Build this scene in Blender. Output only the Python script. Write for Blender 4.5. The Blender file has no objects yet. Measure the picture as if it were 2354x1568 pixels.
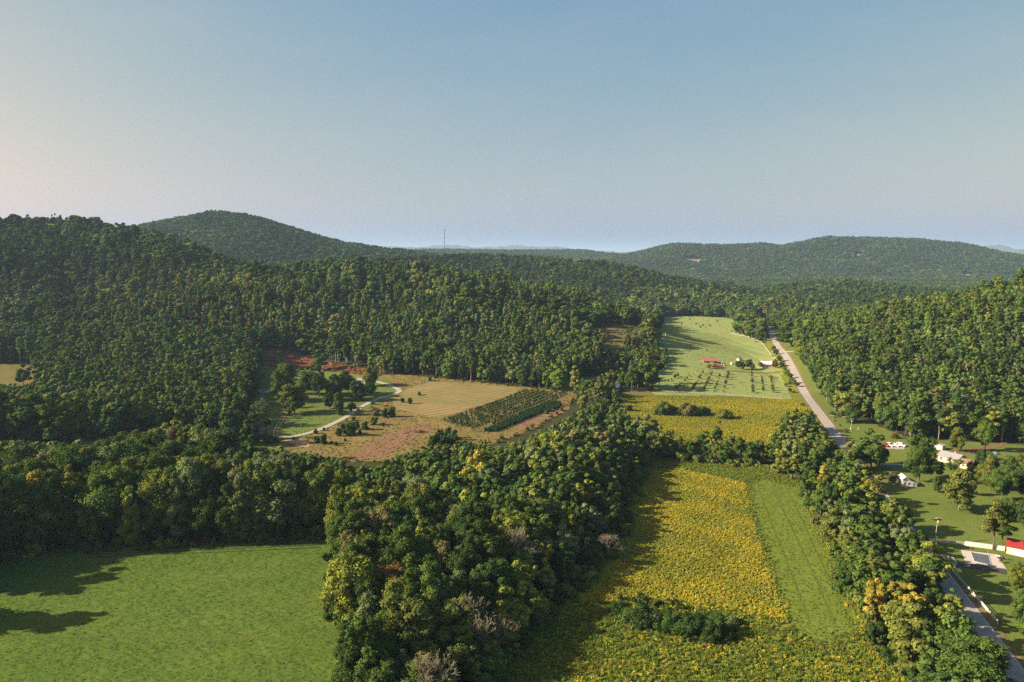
import bpy, bmesh, math, random
import numpy as np
from mathutils import Vector, Matrix
from mathutils.geometry import delaunay_2d_cdt

R = math.radians
scene = bpy.context.scene
COL = scene.collection
rng = np.random.default_rng(7)
random.seed(7)

# ---------------------------------------------------------------- camera
CAM_H, FPX, UC, VC, VH, WPX = 95.0, 1680.0, 1176.5, 784.0, 590.0, 2353.0
PITCH = math.atan((VC - VH) / FPX)
cam_data = bpy.data.cameras.new("camera")
cam_data.sensor_width = 36.0
cam_data.lens = 36.0 * FPX / WPX
cam_data.clip_start = 1.0
cam_data.clip_end = 90000.0
cam = bpy.data.objects.new("camera", cam_data)
cam.location = (0, 0, CAM_H)
cam.rotation_euler = (R(90) - PITCH, 0, 0)
COL.objects.link(cam)
scene.camera = cam

# ---------------------------------------------------------------- sky, sun, exposure
SUN_EL, SUN_BACK = R(26), R(4)
sun_dir = Vector((-math.cos(SUN_EL) * math.cos(SUN_BACK), -math.cos(SUN_EL) * math.sin(SUN_BACK), math.sin(SUN_EL)))
world = bpy.data.worlds.new("World")
scene.world = world
world.use_nodes = True
wn, wl = world.node_tree.nodes, world.node_tree.links
sky = wn.new("ShaderNodeTexSky")
sky.sky_type = 'NISHITA'
sky.sun_disc = False
sky.sun_elevation = SUN_EL
sky.sun_rotation = math.atan2(sun_dir.x, sun_dir.y)
sky.altitude = 200
sky.air_density = 1.0
sky.dust_density = 2.6
sky.ozone_density = 1.0
hsv = wn.new("ShaderNodeHueSaturation")
hsv.inputs["Saturation"].default_value = 0.88
wl.new(sky.outputs[0], hsv.inputs["Color"])
sepc = wn.new("ShaderNodeSeparateColor"); comb = wn.new("ShaderNodeCombineColor")
wl.new(hsv.outputs[0], sepc.inputs[0])
for ch, pw, kk in (("Red", 1.30, 0.685), ("Green", 0.72, 1.28), ("Blue", 0.10, 2.95)):      # film-like grade of the whole sky
    p_ = wn.new("ShaderNodeMath"); p_.operation = 'POWER'; p_.inputs[1].default_value = pw
    q_ = wn.new("ShaderNodeMath"); q_.operation = 'MULTIPLY'; q_.inputs[1].default_value = kk
    wl.new(sepc.outputs[ch], p_.inputs[0]); wl.new(p_.outputs[0], q_.inputs[0]); wl.new(q_.outputs[0], comb.inputs[ch])
tcw = wn.new("ShaderNodeTexCoord"); mpw = wn.new("ShaderNodeMapping"); mpw.inputs["Scale"].default_value = (2.2, 2.2, 9.0)
nzw = wn.new("ShaderNodeTexNoise"); nzw.inputs["Scale"].default_value = 1.6; nzw.inputs["Detail"].default_value = 7; nzw.inputs["Roughness"].default_value = 0.6
wl.new(tcw.outputs["Generated"], mpw.inputs["Vector"]); wl.new(mpw.outputs[0], nzw.inputs["Vector"])
mrw = wn.new("ShaderNodeMapRange"); mrw.inputs["From Min"].default_value = 0.45; mrw.inputs["From Max"].default_value = 0.8; mrw.inputs["To Max"].default_value = 0.16
wl.new(nzw.outputs["Fac"], mrw.inputs["Value"])
wsp = wn.new("ShaderNodeMix"); wsp.data_type = 'RGBA'; wsp.inputs["B"].default_value = (3.9, 3.75, 3.7, 1)      # thin high cloud
wl.new(mrw.outputs[0], wsp.inputs["Factor"]); wl.new(comb.outputs[0], wsp.inputs["A"])
wl.new(wsp.outputs["Result"], wn["Background"].inputs["Color"])
wn["Background"].inputs["Strength"].default_value = 0.052

sun_data = bpy.data.lights.new("sun", 'SUN')
sun_data.energy = 5.0
sun_data.angle = R(0.6)
sun_data.color = (1.0, 0.89, 0.70)
sun = bpy.data.objects.new("sun", sun_data)
sun.rotation_euler = sun_dir.to_track_quat('Z', 'Y').to_euler()
sun.location = (-300, 0, 400)
COL.objects.link(sun)

scene.view_settings.view_transform = 'Standard'
scene.view_settings.look = 'None'
scene.view_settings.gamma = 1.0
scene.view_settings.use_curve_mapping = False
scene.view_settings.exposure = 1.55
scene.cycles.max_bounces = 5
scene.cycles.diffuse_bounces = 2
scene.cycles.transmission_bounces = 2
scene.cycles.glossy_bounces = 2
scene.cycles.volume_bounces = 0
scene.cycles.use_denoising = False

# ---------------------------------------------------------------- materials
def mat(name, rgb, rough=0.9, metal=0.0, noise=0.0, nscale=3.0, bump=0.0, spec=0.2):
    m = bpy.data.materials.new(name)
    m.use_nodes = True
    nt = m.node_tree
    b = nt.nodes["Principled BSDF"]
    b.inputs["Roughness"].default_value = rough
    b.inputs["Metallic"].default_value = metal
    b.inputs["Specular IOR Level"].default_value = spec
    if noise > 0 or bump > 0:
        tc = nt.nodes.new("ShaderNodeTexCoord")
        nz = nt.nodes.new("ShaderNodeTexNoise")
        nz.inputs["Scale"].default_value = nscale
        nz.inputs["Detail"].default_value = 6
        nt.links.new(tc.outputs["Object"], nz.inputs["Vector"])
        rp = nt.nodes.new("ShaderNodeValToRGB")
        rp.color_ramp.elements[0].position = 0.3
        rp.color_ramp.elements[1].position = 0.7
        rp.color_ramp.elements[0].color = (*[c * (1 - noise) for c in rgb], 1)
        rp.color_ramp.elements[1].color = (*[min(1, c * (1 + noise)) for c in rgb], 1)
        nt.links.new(nz.outputs["Fac"], rp.inputs["Fac"])
        nt.links.new(rp.outputs["Color"], b.inputs["Base Color"])
        if bump > 0:
            bp = nt.nodes.new("ShaderNodeBump")
            bp.inputs["Strength"].default_value = 1.0
            bp.inputs["Distance"].default_value = bump
            nt.links.new(nz.outputs["Fac"], bp.inputs["Height"])
            nt.links.new(bp.outputs["Normal"], b.inputs["Normal"])
    else:
        b.inputs["Base Color"].default_value = (*rgb, 1)
    return m

def leaf_material(name, trans=0.17):
    """foliage: colour from the tree's own 'tint', small leaf to leaf variation from the mesh attribute 'lv'"""
    m = bpy.data.materials.new(name)
    m.use_nodes = True
    nt = m.node_tree
    for n in list(nt.nodes):
        if n.type != 'OUTPUT_MATERIAL':
            nt.nodes.remove(n)
    out = nt.nodes["Material Output"]
    at = nt.nodes.new("ShaderNodeAttribute"); at.attribute_type = 'INSTANCER'; at.attribute_name = 'tint'
    lv = nt.nodes.new("ShaderNodeAttribute"); lv.attribute_type = 'GEOMETRY'; lv.attribute_name = 'lv'
    hs = nt.nodes.new("ShaderNodeHueSaturation")
    nt.links.new(at.outputs["Color"], hs.inputs["Color"])
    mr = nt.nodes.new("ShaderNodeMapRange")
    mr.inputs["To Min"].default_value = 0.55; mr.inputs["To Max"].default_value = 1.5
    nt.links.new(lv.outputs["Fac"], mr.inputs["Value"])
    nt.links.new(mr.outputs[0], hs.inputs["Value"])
    mh = nt.nodes.new("ShaderNodeMapRange")
    mh.inputs["To Min"].default_value = 0.515; mh.inputs["To Max"].default_value = 0.485
    nt.links.new(lv.outputs["Fac"], mh.inputs["Value"])
    nt.links.new(mh.outputs[0], hs.inputs["Hue"])
    df = nt.nodes.new("ShaderNodeBsdfDiffuse")
    tr = nt.nodes.new("ShaderNodeBsdfTranslucent")
    mx = nt.nodes.new("ShaderNodeMixShader"); mx.inputs[0].default_value = trans
    nt.links.new(hs.outputs[0], df.inputs["Color"])
    nt.links.new(hs.outputs[0], tr.inputs["Color"])
    nt.links.new(df.outputs[0], mx.inputs[1]); nt.links.new(tr.outputs[0], mx.inputs[2])
    nt.links.new(mx.outputs[0], out.inputs["Surface"])
    return m

def field_material(name, cols, scales=(0.03, 0.4, 2.5), bump=0.25, stretch=None, rows=None, bscale=1.1):
    """ground cover: three noise octaves mixing the real colours of the crop; rows=(angle, width, colour, amount)"""
    m = bpy.data.materials.new(name)
    m.use_nodes = True
    nt = m.node_tree
    b = nt.nodes["Principled BSDF"]
    b.inputs["Roughness"].default_value = 1.0
    b.inputs["Specular IOR Level"].default_value = 0.0
    gm = nt.nodes.new("ShaderNodeNewGeometry")
    mp = nt.nodes.new("ShaderNodeMapping")
    if stretch:
        mp.inputs["Rotation"].default_value = (0, 0, -stretch[0])
        mp.inputs["Scale"].default_value = (1 / stretch[1], 1, 1)
        mp.vector_type = 'POINT'
    nt.links.new(gm.outputs["Position"], mp.inputs["Vector"])
    prev = None
    for i, sc in enumerate(scales):
        nz = nt.nodes.new("ShaderNodeTexNoise")
        nz.inputs["Scale"].default_value = sc
        nz.inputs["Detail"].default_value = 5
        nz.inputs["Roughness"].default_value = 0.6
        nt.links.new(mp.outputs[0] if i else gm.outputs["Position"], nz.inputs["Vector"])
        mr = nt.nodes.new("ShaderNodeMapRange")
        mr.inputs["From Min"].default_value = 0.36; mr.inputs["From Max"].default_value = 0.64
        nt.links.new(nz.outputs["Fac"], mr.inputs["Value"])
        mx = nt.nodes.new("ShaderNodeMix"); mx.data_type = 'RGBA'
        nt.links.new(mr.outputs[0], mx.inputs["Factor"])
        if prev is None:
            mx.inputs["A"].default_value = (*cols[0], 1)
        else:
            nt.links.new(prev, mx.inputs["A"])
            ml = nt.nodes.new("ShaderNodeMath"); ml.operation = 'MULTIPLY'; ml.inputs[1].default_value = 0.6
            nt.links.new(mr.outputs[0], ml.inputs[0]); nt.links.new(ml.outputs[0], mx.inputs["Factor"])
        mx.inputs["B"].default_value = (*cols[i + 1], 1)
        prev = mx.outputs["Result"]
    hsrc = None
    if rows:
        ang, width, colr, amt = rows
        mp2 = nt.nodes.new("ShaderNodeMapping")
        mp2.inputs["Rotation"].default_value = (0, 0, -ang)
        nt.links.new(gm.outputs["Position"], mp2.inputs["Vector"])
        wv = nt.nodes.new("ShaderNodeTexWave")
        wv.wave_type = 'BANDS'; wv.bands_direction = 'Y'
        wv.inputs["Scale"].default_value = math.pi * 2 / (20 * width) * 1.0
        wv.inputs["Distortion"].default_value = 2.0
        wv.inputs["Detail"].default_value = 3
        wv.inputs["Detail Scale"].default_value = 0.4
        nt.links.new(mp2.outputs[0], wv.inputs["Vector"])
        mx = nt.nodes.new("ShaderNodeMix"); mx.data_type = 'RGBA'
        ml = nt.nodes.new("ShaderNodeMath"); ml.operation = 'MULTIPLY'; ml.inputs[1].default_value = amt
        nt.links.new(wv.outputs["Fac"], ml.inputs[0]); nt.links.new(ml.outputs[0], mx.inputs["Factor"])
        nt.links.new(prev, mx.inputs["A"]); mx.inputs["B"].default_value = (*colr, 1)
        prev = mx.outputs["Result"]
        hsrc = wv.outputs["Fac"]
    nt.links.new(prev, b.inputs["Base Color"])
    nb = nt.nodes.new("ShaderNodeTexNoise")
    nb.inputs["Scale"].default_value = bscale; nb.inputs["Detail"].default_value = 4
    nt.links.new(mp.outputs[0], nb.inputs["Vector"])
    bp = nt.nodes.new("ShaderNodeBump")
    bp.inputs["Strength"].default_value = 1.0; bp.inputs["Distance"].default_value = bump
    nt.links.new(nb.outputs["Fac"], bp.inputs["Height"])
    last = bp
    if hsrc is not None:
        b2 = nt.nodes.new("ShaderNodeBump"); b2.inputs["Distance"].default_value = 0.12
        nt.links.new(hsrc, b2.inputs["Height"]); nt.links.new(bp.outputs[0], b2.inputs["Normal"])
        last = b2
    nt.links.new(last.outputs[0], b.inputs["Normal"])
    return m

# ---------------------------------------------------------------- pixel <-> ground, terrain
def ray(u, v):
    x = (np.asarray(u, float) - UC) / FPX
    y = -(np.asarray(v, float) - VC) / FPX
    c, s = math.cos(PITCH), math.sin(PITCH)
    d = np.stack([x, c + y * s, -s + y * c], -1)
    return d

def at_depth(u, v, dist):
    d = ray(u, v)
    t = np.asarray(dist, float) / d[..., 1]
    return np.array([0, 0, CAM_H]) + d * t[..., None]

def project(P):
    P = np.asarray(P, float) - np.array([0, 0, CAM_H])
    c, s = math.cos(PITCH), math.sin(PITCH)
    fw = P[..., 1] * c - P[..., 2] * s
    up = P[..., 1] * s + P[..., 2] * c
    fw = np.where(fw < 1, 1, fw)
    return UC + FPX * P[..., 0] / fw, VC - FPX * up / fw, fw

TREE = 19.0
RIDGES = []
def ridge(pts, width, power=1.35, spur=0.3):
    a = np.array(pts, float)
    p = at_depth(a[:, 0], a[:, 1], a[:, 2])
    p[:, 2] = np.maximum(p[:, 2] - TREE, 0)
    RIDGES.append((p, width, power, spur))

ridge([(-500, 470, 1000), (-200, 480, 1000), (0, 489, 1000), (100, 491, 1000), (200, 499, 980), (300, 518, 960), (400, 550, 930), (500, 585, 900), (590, 625, 880)], 315, spur=1.1)          # left hill
ridge([(-200, 690, 720), (100, 676, 740), (300, 668, 740), (450, 655, 740), (570, 655, 770)], 210, spur=.8)                                          # its lower spur
ridge([(640, 606, 860), (720, 592, 880), (800, 588, 890), (900, 592, 890), (1000, 602, 870), (1080, 622, 830), (1180, 662, 790), (1260, 712, 745), (1320, 780, 690)], 265, spur=1.0)   # middle hill
ridge([(200, 545, 1950), (310, 517, 1950), (400, 500, 1950), (440, 492, 1950), (500, 480, 1950), (550, 487, 1930), (600, 505, 1920), (650, 525, 1900), (700, 540, 1900), (800, 555, 1900), (900, 567, 1900), (980, 580, 1900)], 700)  # peak
ridge([(850, 585, 1400), (1000, 580, 1450), (1100, 577, 1500), (1250, 583, 1500), (1400, 596, 1450), (1500, 624, 1400), (1600, 660, 1350), (1680, 700, 1300)], 330)           # ridge behind
ridge([(900, 572, 4200), (1030, 571, 4200), (1180, 573, 4200), (1330, 572, 4200), (1400, 580, 4100), (1500, 586, 4000)], 800)
ridge([(1330, 600, 3300), (1500, 580, 3500), (1530, 566, 3500), (1560, 557, 3500), (1650, 560, 3500), (1700, 560, 3500), (1740, 556, 3500), (1800, 563, 3500), (1850, 553, 3500), (1900, 542, 3500), (1990, 543, 3500), (2100, 546, 3500), (2180, 554, 3450), (2250, 575, 3400), (2353, 602, 3300), (2500, 630, 3200)], 720)   # right far hill
ridge([(1690, 692, 1500), (1760, 668, 1500), (1800, 657, 1500), (1860, 644, 1500), (1940, 636, 1500), (2000, 646, 1480), (2060, 658, 1450), (2200, 668, 1420), (2400, 670, 1400)], 300)
ridge([(2900, 560, 480), (2700, 585, 520), (2500, 612, 560), (2353, 640, 600), (2250, 660, 680), (2130, 690, 790), (2000, 707, 900), (1900, 725, 1000)], 225)                # right near hill

def terrain_exact(x, y):
    x = np.asarray(x, float); y = np.asarray(y, float)
    acc = np.zeros(np.broadcast(x, y).shape)
    wob = 1 + 0.30 * np.sin(x / 52 + 1.6 * np.sin(y / 120)) + 0.15 * np.sin(y / 71 + 1.7 + x / 90) + 0.06 * np.sin((x + y) / 33)
    for p, w, pw, spur in RIDGES:
        best = np.zeros_like(acc); bq = np.zeros_like(acc)
        for i in range(len(p) - 1):
            a, b = p[i], p[i + 1]
            ab = b[:2] - a[:2]
            L2 = float(ab @ ab) + 1e-6
            t = np.clip(((x - a[0]) * ab[0] + (y - a[1]) * ab[1]) / L2, 0, 1)
            dx = x - (a[0] + ab[0] * t); dy = y - (a[1] + ab[1] * t)
            q = np.clip(1 + 0.06 - np.sqrt((dx * dx + dy * dy) / (w * w) + 0.0036), 0, 1)
            hz_ = (a[2] + (b[2] - a[2]) * t) * q ** pw
            bq = np.where(hz_ > best, q, bq)
            best = np.maximum(best, hz_)
        acc += (best * (1 + spur * (wob - 1) * 4.0 * bq * (1 - bq) * np.clip((0.92 - bq) / 0.4, 0, 1))) ** 8
    z = acc ** 0.125
    return z + 0.35 * np.sin(x / 47 + 0.5) * np.sin(y / 53) * np.clip((y - 100) / 400, 0, 1)

def axis(lo, hi, c, base, g):
    a = [c]
    while a[-1] < hi: a.append(a[-1] + base + g * abs(a[-1] - c))
    b = [c]
    while b[-1] > lo: b.append(b[-1] - base - g * abs(b[-1] - c))
    return np.array(b[:0:-1] + a)
XS = axis(-26000, 26000, 0.0, 8.0, 0.013)
YS = axis(-4000, 34000, 350.0, 8.0, 0.013)
GX, GY = np.meshgrid(XS, YS)
GZ = terrain_exact(GX, GY)
def terrain(x, y):
    """height of the terrain sheet itself"""
    x = np.asarray(x, float); y = np.asarray(y, float)
    i = np.clip(np.searchsorted(XS, x) - 1, 0, len(XS) - 2); j = np.clip(np.searchsorted(YS, y) - 1, 0, len(YS) - 2)
    fx = np.clip((x - XS[i]) / (XS[i + 1] - XS[i]), 0, 1); fy = np.clip((y - YS[j]) / (YS[j + 1] - YS[j]), 0, 1)
    return (GZ[j, i] * (1 - fx) + GZ[j, i + 1] * fx) * (1 - fy) + (GZ[j + 1, i] * (1 - fx) + GZ[j + 1, i + 1] * fx) * fy

def Gs(us, vs, zoff=0.0):
    """photo pixels (2353 wide) -> points where their rays meet the terrain raised by zoff"""
    d = ray(us, vs)
    if d.ndim == 1: d = d[None]
    n = len(d)
    o = np.array([0, 0, CAM_H])
    t0 = np.full(n, 40.0); t1 = np.full(n, np.nan)
    t = t0.copy(); done = np.zeros(n, bool)
    for _ in range(260):
        P = o + d * t[:, None]
        hit = (P[:, 2] <= terrain(P[:, 0], P[:, 1]) + zoff) & ~done
        t1[hit] = t[hit]; done |= hit
        if done.all(): break
        t0 = np.where(done, t0, t)
        t = np.where(done, t, t * 1.022 + 0.3)
    t1 = np.where(np.isnan(t1), t, t1)
    for _ in range(18):
        tm = (t0 + t1) / 2
        P = o + d * tm[:, None]
        below = P[:, 2] <= terrain(P[:, 0], P[:, 1]) + zoff
        t1 = np.where(below, tm, t1); t0 = np.where(below, t0, tm)
    P = o + d * t1[:, None]
    P[:, 2] = terrain(P[:, 0], P[:, 1])
    return P

def G(u, v, zoff=0.0):
    return Gs([u], [v], zoff)[0]

def GP(poly):
    a = np.array(poly, float)
    return Gs(a[:, 0], a[:, 1])

# crops of the photograph that coordinates were read from -> 2353 px coordinates
def Z6(x, y): return 1893.5 + .19524 * x, 919.2 + .19524 * y
def Z7(x, y): return 1893.5 + .2198 * x, 1223.1 + .2198 * y
def Z2(x, y): return 517 + .2499 * x, 746.9 + .2499 * y
def ZL(x, y): return 540 + .1099 * x, 850.3 + .1099 * y
def ZO(x, y): return 1551.2 + .12203 * x, 792.8 + .12203 * y
def Z8(x, y): return 2010.8 + .12105 * x, 999.6 + .12105 * y
def Z3(x, y): return 1321.4 + .19524 * x, 804.3 + .19524 * y

def inside(px, py, poly):
    poly = np.asarray(poly, float)
    r = np.zeros(np.shape(px), bool)
    j = len(poly) - 1
    for i in range(len(poly)):
        xi, yi = poly[i][0], poly[i][1]; xj, yj = poly[j][0], poly[j][1]
        c = ((yi > py) != (yj > py)) & (px < (xj - xi) * (py - yi) / (yj - yi + 1e-12) + xi)
        r ^= c
        j = i
    return r

# ---------------------------------------------------------------- mesh helpers
def mesh_np(name, V, F, mats=(), attr=None, smooth=False, midx=None):
    V = np.asarray(V, np.float32)
    me = bpy.data.meshes.new(name)
    if isinstance(F, np.ndarray):
        k = F.shape[1]
        me.vertices.add(len(V)); me.vertices.foreach_set("co", V.ravel())
        me.loops.add(F.size); me.loops.foreach_set("vertex_index", F.ravel().astype(np.int32))
        me.polygons.add(len(F))
        me.polygons.foreach_set("loop_start", np.arange(0, F.size, k, dtype=np.int32))
        me.polygons.foreach_set("loop_total", np.full(len(F), k, np.int32))
        me.update(calc_edges=True)
    else:
        me.from_pydata([tuple(map(float, v)) for v in V], [], F)
        me.update()
    for m in mats: me.materials.append(m)
    if midx is not None: me.polygons.foreach_set("material_index", np.asarray(midx, np.int32))
    if attr is not None:
        a = me.attributes.new("lv", 'FLOAT', 'POINT'); a.data.foreach_set("value", np.asarray(attr, np.float32))
    if smooth: me.polygons.foreach_set("use_smooth", np.ones(len(me.polygons), bool))
    return me

def link(name, me, parent=None, loc=None, rotz=None, tint=None):
    o = bpy.data.objects.new(name, me)
    COL.objects.link(o)
    if parent is not None: o.parent = parent
    if loc is not None: o.location = [float(c) for c in loc]
    if rotz is not None: o.rotation_euler = (0, 0, rotz)
    if tint is not None: o["tint"] = [float(c) for c in tint]
    return o

def tag(o, label, cat, group=None, kind=None):
    o["label"] = label
    if cat: o["category"] = cat
    if group: o["group"] = group
    if kind: o["kind"] = kind
    return o

def thing(name, label, cat, loc=(0, 0, 0), rotz=0.0, group=None):
    return tag(link(name, None, None, loc, rotz), label, cat, group)

class MB:
    """collects boxes, tubes and polygons and builds ONE mesh"""
    def __init__(s): s.v = []; s.f = []
    def add(s, V, F):
        k = len(s.v); s.v += [tuple(map(float, p)) for p in V]; s.f += [tuple(k + i for i in f) for f in F]; return s
    def box(s, x0, x1, y0, y1, z0, z1):
        return s.add([(x0, y0, z0), (x1, y0, z0), (x1, y1, z0), (x0, y1, z0), (x0, y0, z1), (x1, y0, z1), (x1, y1, z1), (x0, y1, z1)],
                     [(0, 3, 2, 1), (4, 5, 6, 7), (0, 1, 5, 4), (1, 2, 6, 5), (2, 3, 7, 6), (3, 0, 4, 7)])
    def tube(s, a, b, r0, r1, n=6):
        a = np.array(a, float); b = np.array(b, float)
        d = b - a; d /= np.linalg.norm(d) + 1e-9
        q = np.cross(d, (0, 0, 1)) if abs(d[2]) < 0.95 else np.cross(d, (1, 0, 0))
        q /= np.linalg.norm(q); w = np.cross(d, q)
        V = []
        for c, r in ((a, r0), (b, r1)):
            for i in range(n):
                t = 2 * math.pi * i / n
                V.append(c + r * (math.cos(t) * q + math.sin(t) * w))
        F = [(i, (i + 1) % n, n + (i + 1) % n, n + i) for i in range(n)]
        F += [tuple(range(n - 1, -1, -1)), tuple(range(n, 2 * n))]
        return s.add(V, F)
    def prism(s, prof, y0, y1):
        """profile of (x, z) points extruded along y"""
        n = len(prof)
        V = [(p[0], y0, p[1]) for p in prof] + [(p[0], y1, p[1]) for p in prof]
        F = [(i, (i + 1) % n, n + (i + 1) % n, n + i) for i in range(n)]
        F += [tuple(range(n - 1, -1, -1)), tuple(range(n, 2 * n))]
        return s.add(V, F)
    def build(s, name, m, parent=None, loc=None, rotz=None, smooth=False):
        me = bpy.data.meshes.new(name)
        me.from_pydata(s.v, [], s.f)
        bm = bmesh.new(); bm.from_mesh(me)
        bmesh.ops.recalc_face_normals(bm, faces=bm.faces)
        bm.to_mesh(me); bm.free()
        me.materials.append(m)
        if smooth: me.polygons.foreach_set("use_smooth", np.ones(len(me.polygons), bool))
        return link(name, me, parent, loc, rotz)

def drape(name, poly, m, lift, step, label=None, jit=0.5):
    """a sheet that follows the terrain inside a ground polygon"""
    P = np.array([p[:2] for p in poly], float)
    dense = []
    for i in range(len(P)):
        a, b = P[i], P[(i + 1) % len(P)]
        k = max(1, int(np.linalg.norm(b - a) / min(step, 3.0)))
        for j in range(k): dense.append(a + (b - a) * j / k)
    dense = np.array(dense)
    if jit: dense = dense + np.random.default_rng(len(dense)).normal(0, jit, dense.shape)
    x0, y0 = P.min(0); x1, y1 = P.max(0)
    gx, gy = np.meshgrid(np.arange(x0 + step / 2, x1, step), np.arange(y0 + step / 2, y1, step))
    gx, gy = gx.ravel(), gy.ravel()
    k = inside(gx, gy, P)
    pts = np.concatenate([dense, np.stack([gx[k], gy[k]], 1)])
    n = len(dense)
    edges = [(i, (i + 1) % n) for i in range(n)]
    vv, ee, ff, *_ = delaunay_2d_cdt([Vector(p) for p in pts], edges, [list(range(n))], 1, 1e-4)
    V = np.array([(v.x, v.y) for v in vv])
    z = terrain(V[:, 0], V[:, 1]) + lift
    me = mesh_np(name, np.column_stack([V, z]), [tuple(f) for f in ff], [m])
    up = sum(p.normal.z for p in me.polygons)
    if up < 0: me.flip_normals()
    o = link(name, me)
    o["kind"] = "structure"
    if label: o["label"] = label
    return o

def smooth_line(P, step=4.0):
    P = np.asarray(P, float)[:, :2]
    Q = P.copy()
    for _ in range(3):
        new = [Q[0]]
        for i in range(len(Q) - 1):
            new += [Q[i] * .75 + Q[i + 1] * .25, Q[i] * .25 + Q[i + 1] * .75]
        new.append(Q[-1]); Q = np.array(new)
    s = np.concatenate([[0], np.cumsum(np.linalg.norm(np.diff(Q, axis=0), axis=1))])
    t = np.arange(0, s[-1], step)
    return np.column_stack([np.interp(t, s, Q[:, 0]), np.interp(t, s, Q[:, 1])])

def strip(name, line, off0, off1, m, lift, parent=None, jitter=0.0):
    L = np.asarray(line)
    d = np.gradient(L, axis=0); d /= np.linalg.norm(d, axis=1)[:, None]
    nrm = np.column_stack([d[:, 1], -d[:, 0]])
    r2 = np.random.default_rng(5)
    j0 = jitter * r2.normal(size=len(L)); j1 = jitter * r2.normal(size=len(L))
    cols = 5
    V = []
    for k in range(cols):
        w = k / (cols - 1)
        V.append(L + nrm * ((off0 + j0) * (1 - w) + (off1 + j1) * w)[:, None])
    V = np.array(V)
    z = terrain(V[..., 0], V[..., 1]) + lift
    W = np.concatenate([V, z[..., None]], -1).reshape(-1, 3)
    n = len(L)
    F = np.array([(k * n + i, (k + 1) * n + i, (k + 1) * n + i + 1, k * n + i + 1) for k in range(cols - 1) for i in range(n - 1)])
    me = mesh_np(name, W, F, [m])
    if sum(p.normal.z for p in me.polygons) < 0: me.flip_normals()
    o = link(name, me, parent)
    if parent is None: o["kind"] = "structure"
    return o
# ---------------------------------------------------------------- the land
m_floor = field_material("forest_floor", [(0.028, 0.036, 0.014), (0.045, 0.050, 0.018), (0.022, 0.030, 0.012), (0.05, 0.045, 0.02)], (0.004, 0.05, 0.6), bump=0.6, bscale=0.25)
gx, gy, gz = GX, GY, GZ
nx, ny = len(XS), len(YS)
idx = np.arange(nx * ny).reshape(ny, nx)
F = np.stack([idx[:-1, :-1], idx[:-1, 1:], idx[1:, 1:], idx[1:, :-1]], -1).reshape(-1, 4)
ground = link("terrain", mesh_np("terrain", np.stack([gx, gy, gz - 0.05], -1).reshape(-1, 3), F, [m_floor], smooth=True))
ground["kind"] = "structure"; ground["label"] = "wooded valley floor and hills"

m_far = field_material("far_slope", [(0.04, 0.055, 0.03), (0.05, 0.06, 0.03), (0.035, 0.045, 0.03), (0.05, 0.055, 0.03)], (0.0006, 0.003, 0.01), bump=20, bscale=0.01)
def far_range(pts, depth, label):
    a = np.array(pts, float)
    u = np.arange(a[0, 0], a[-1, 0], 3.0)
    v = np.interp(u, a[:, 0], a[:, 1]) + 0.7 * np.sin(u / 9.0) + 0.5 * np.sin(u / 4.1 + 1)
    crest = at_depth(u, v, np.full(len(u), float(depth)))
    rows = []
    for k, (q, h) in enumerate([(-0.2, 0.0), (-0.12, 0.32), (-0.06, 0.68), (-0.02, 0.93), (0, 1.0), (0.03, 0.9), (0.1, 0.5), (0.2, 0.0)]):
        r = crest * 1.0
        r[:, 1] += q * depth * 0.6 + 90 * np.sin(u / (7.0 + k) + k)
        r[:, 2] = crest[:, 2] * h + (0.06 * crest[:, 2] * np.sin(u / 6.0 + 2 * k) if 0 < h < 0.95 else 0) - (3 if h == 0 else 0)
        rows.append(r)
    V = np.concatenate(rows); n = len(u)
    F = np.array([(k * n + i, k * n + i + 1, (k + 1) * n + i + 1, (k + 1) * n + i) for k in range(len(rows) - 1) for i in range(n - 1)])
    o = link("mountains", mesh_np("mountains", V, F, [m_far], smooth=True))
    o["kind"] = "structure"; o["label"] = label
far_range([(700, 590), (820, 576), (900, 566), (960, 569), (1027, 562), (1100, 569), (1150, 566), (1194, 563), (1230, 568), (1269, 566), (1330, 573), (1420, 580), (1480, 577), (1530, 583), (1600, 590)], 15000, "pale blue mountains on the horizon behind the tall mast")
far_range([(2120, 592), (2180, 575), (2234, 564), (2260, 567), (2291, 563), (2330, 572), (2400, 574), (2500, 580), (2600, 590)], 13000, "pale blue mountain beyond the right edge of the far hill")
far_range([(850, 588), (930, 575), (1030, 578), (1120, 575), (1250, 579), (1330, 577), (1420, 583), (1560, 588), (1700, 590)], 7500, "low blue ridge line in front of the horizon mountains")

# ---- open ground (photo pixels, clockwise)
PX = {}
PX["hayfield"] = [(-150, 1480), (-110, 1400), (-70, 1340), (-30, 1305), (0, 1290), (120, 1266), (300, 1257), (500, 1250), (772, 1236), (784, 1300), (792, 1400), (802, 1568), (810, 1800), (815, 2150), (-900, 2150), (-420, 1568), (-330, 1500)]
PX["homestead"] = [(540, 1018), (560, 955), (585, 895), (585, 850), (600, 840), (700, 850), (840, 858), (875, 860), (925, 898), (905, 915), (860, 932), (800, 962), (700, 1005), (640, 1012)]
PX["brush"] = [(600, 1052), (640, 1012), (700, 1005), (800, 962), (860, 932), (905, 915), (925, 898), (875, 862), (930, 862), (1000, 868), (1100, 878), (1200, 889), (1310, 901), (1335, 908), (1300, 935), (1230, 985), (1160, 1010), (1060, 1040), (900, 1060), (700, 1062)]
PX["redbank"] = [(578, 798), (640, 803), (720, 820), (790, 840), (880, 856), (870, 866), (800, 858), (700, 848), (590, 838)]
PX["clearing_mid"] = [(1270, 893), (1290, 876), (1345, 868), (1400, 862), (1405, 880), (1390, 893), (1330, 902)]
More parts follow.
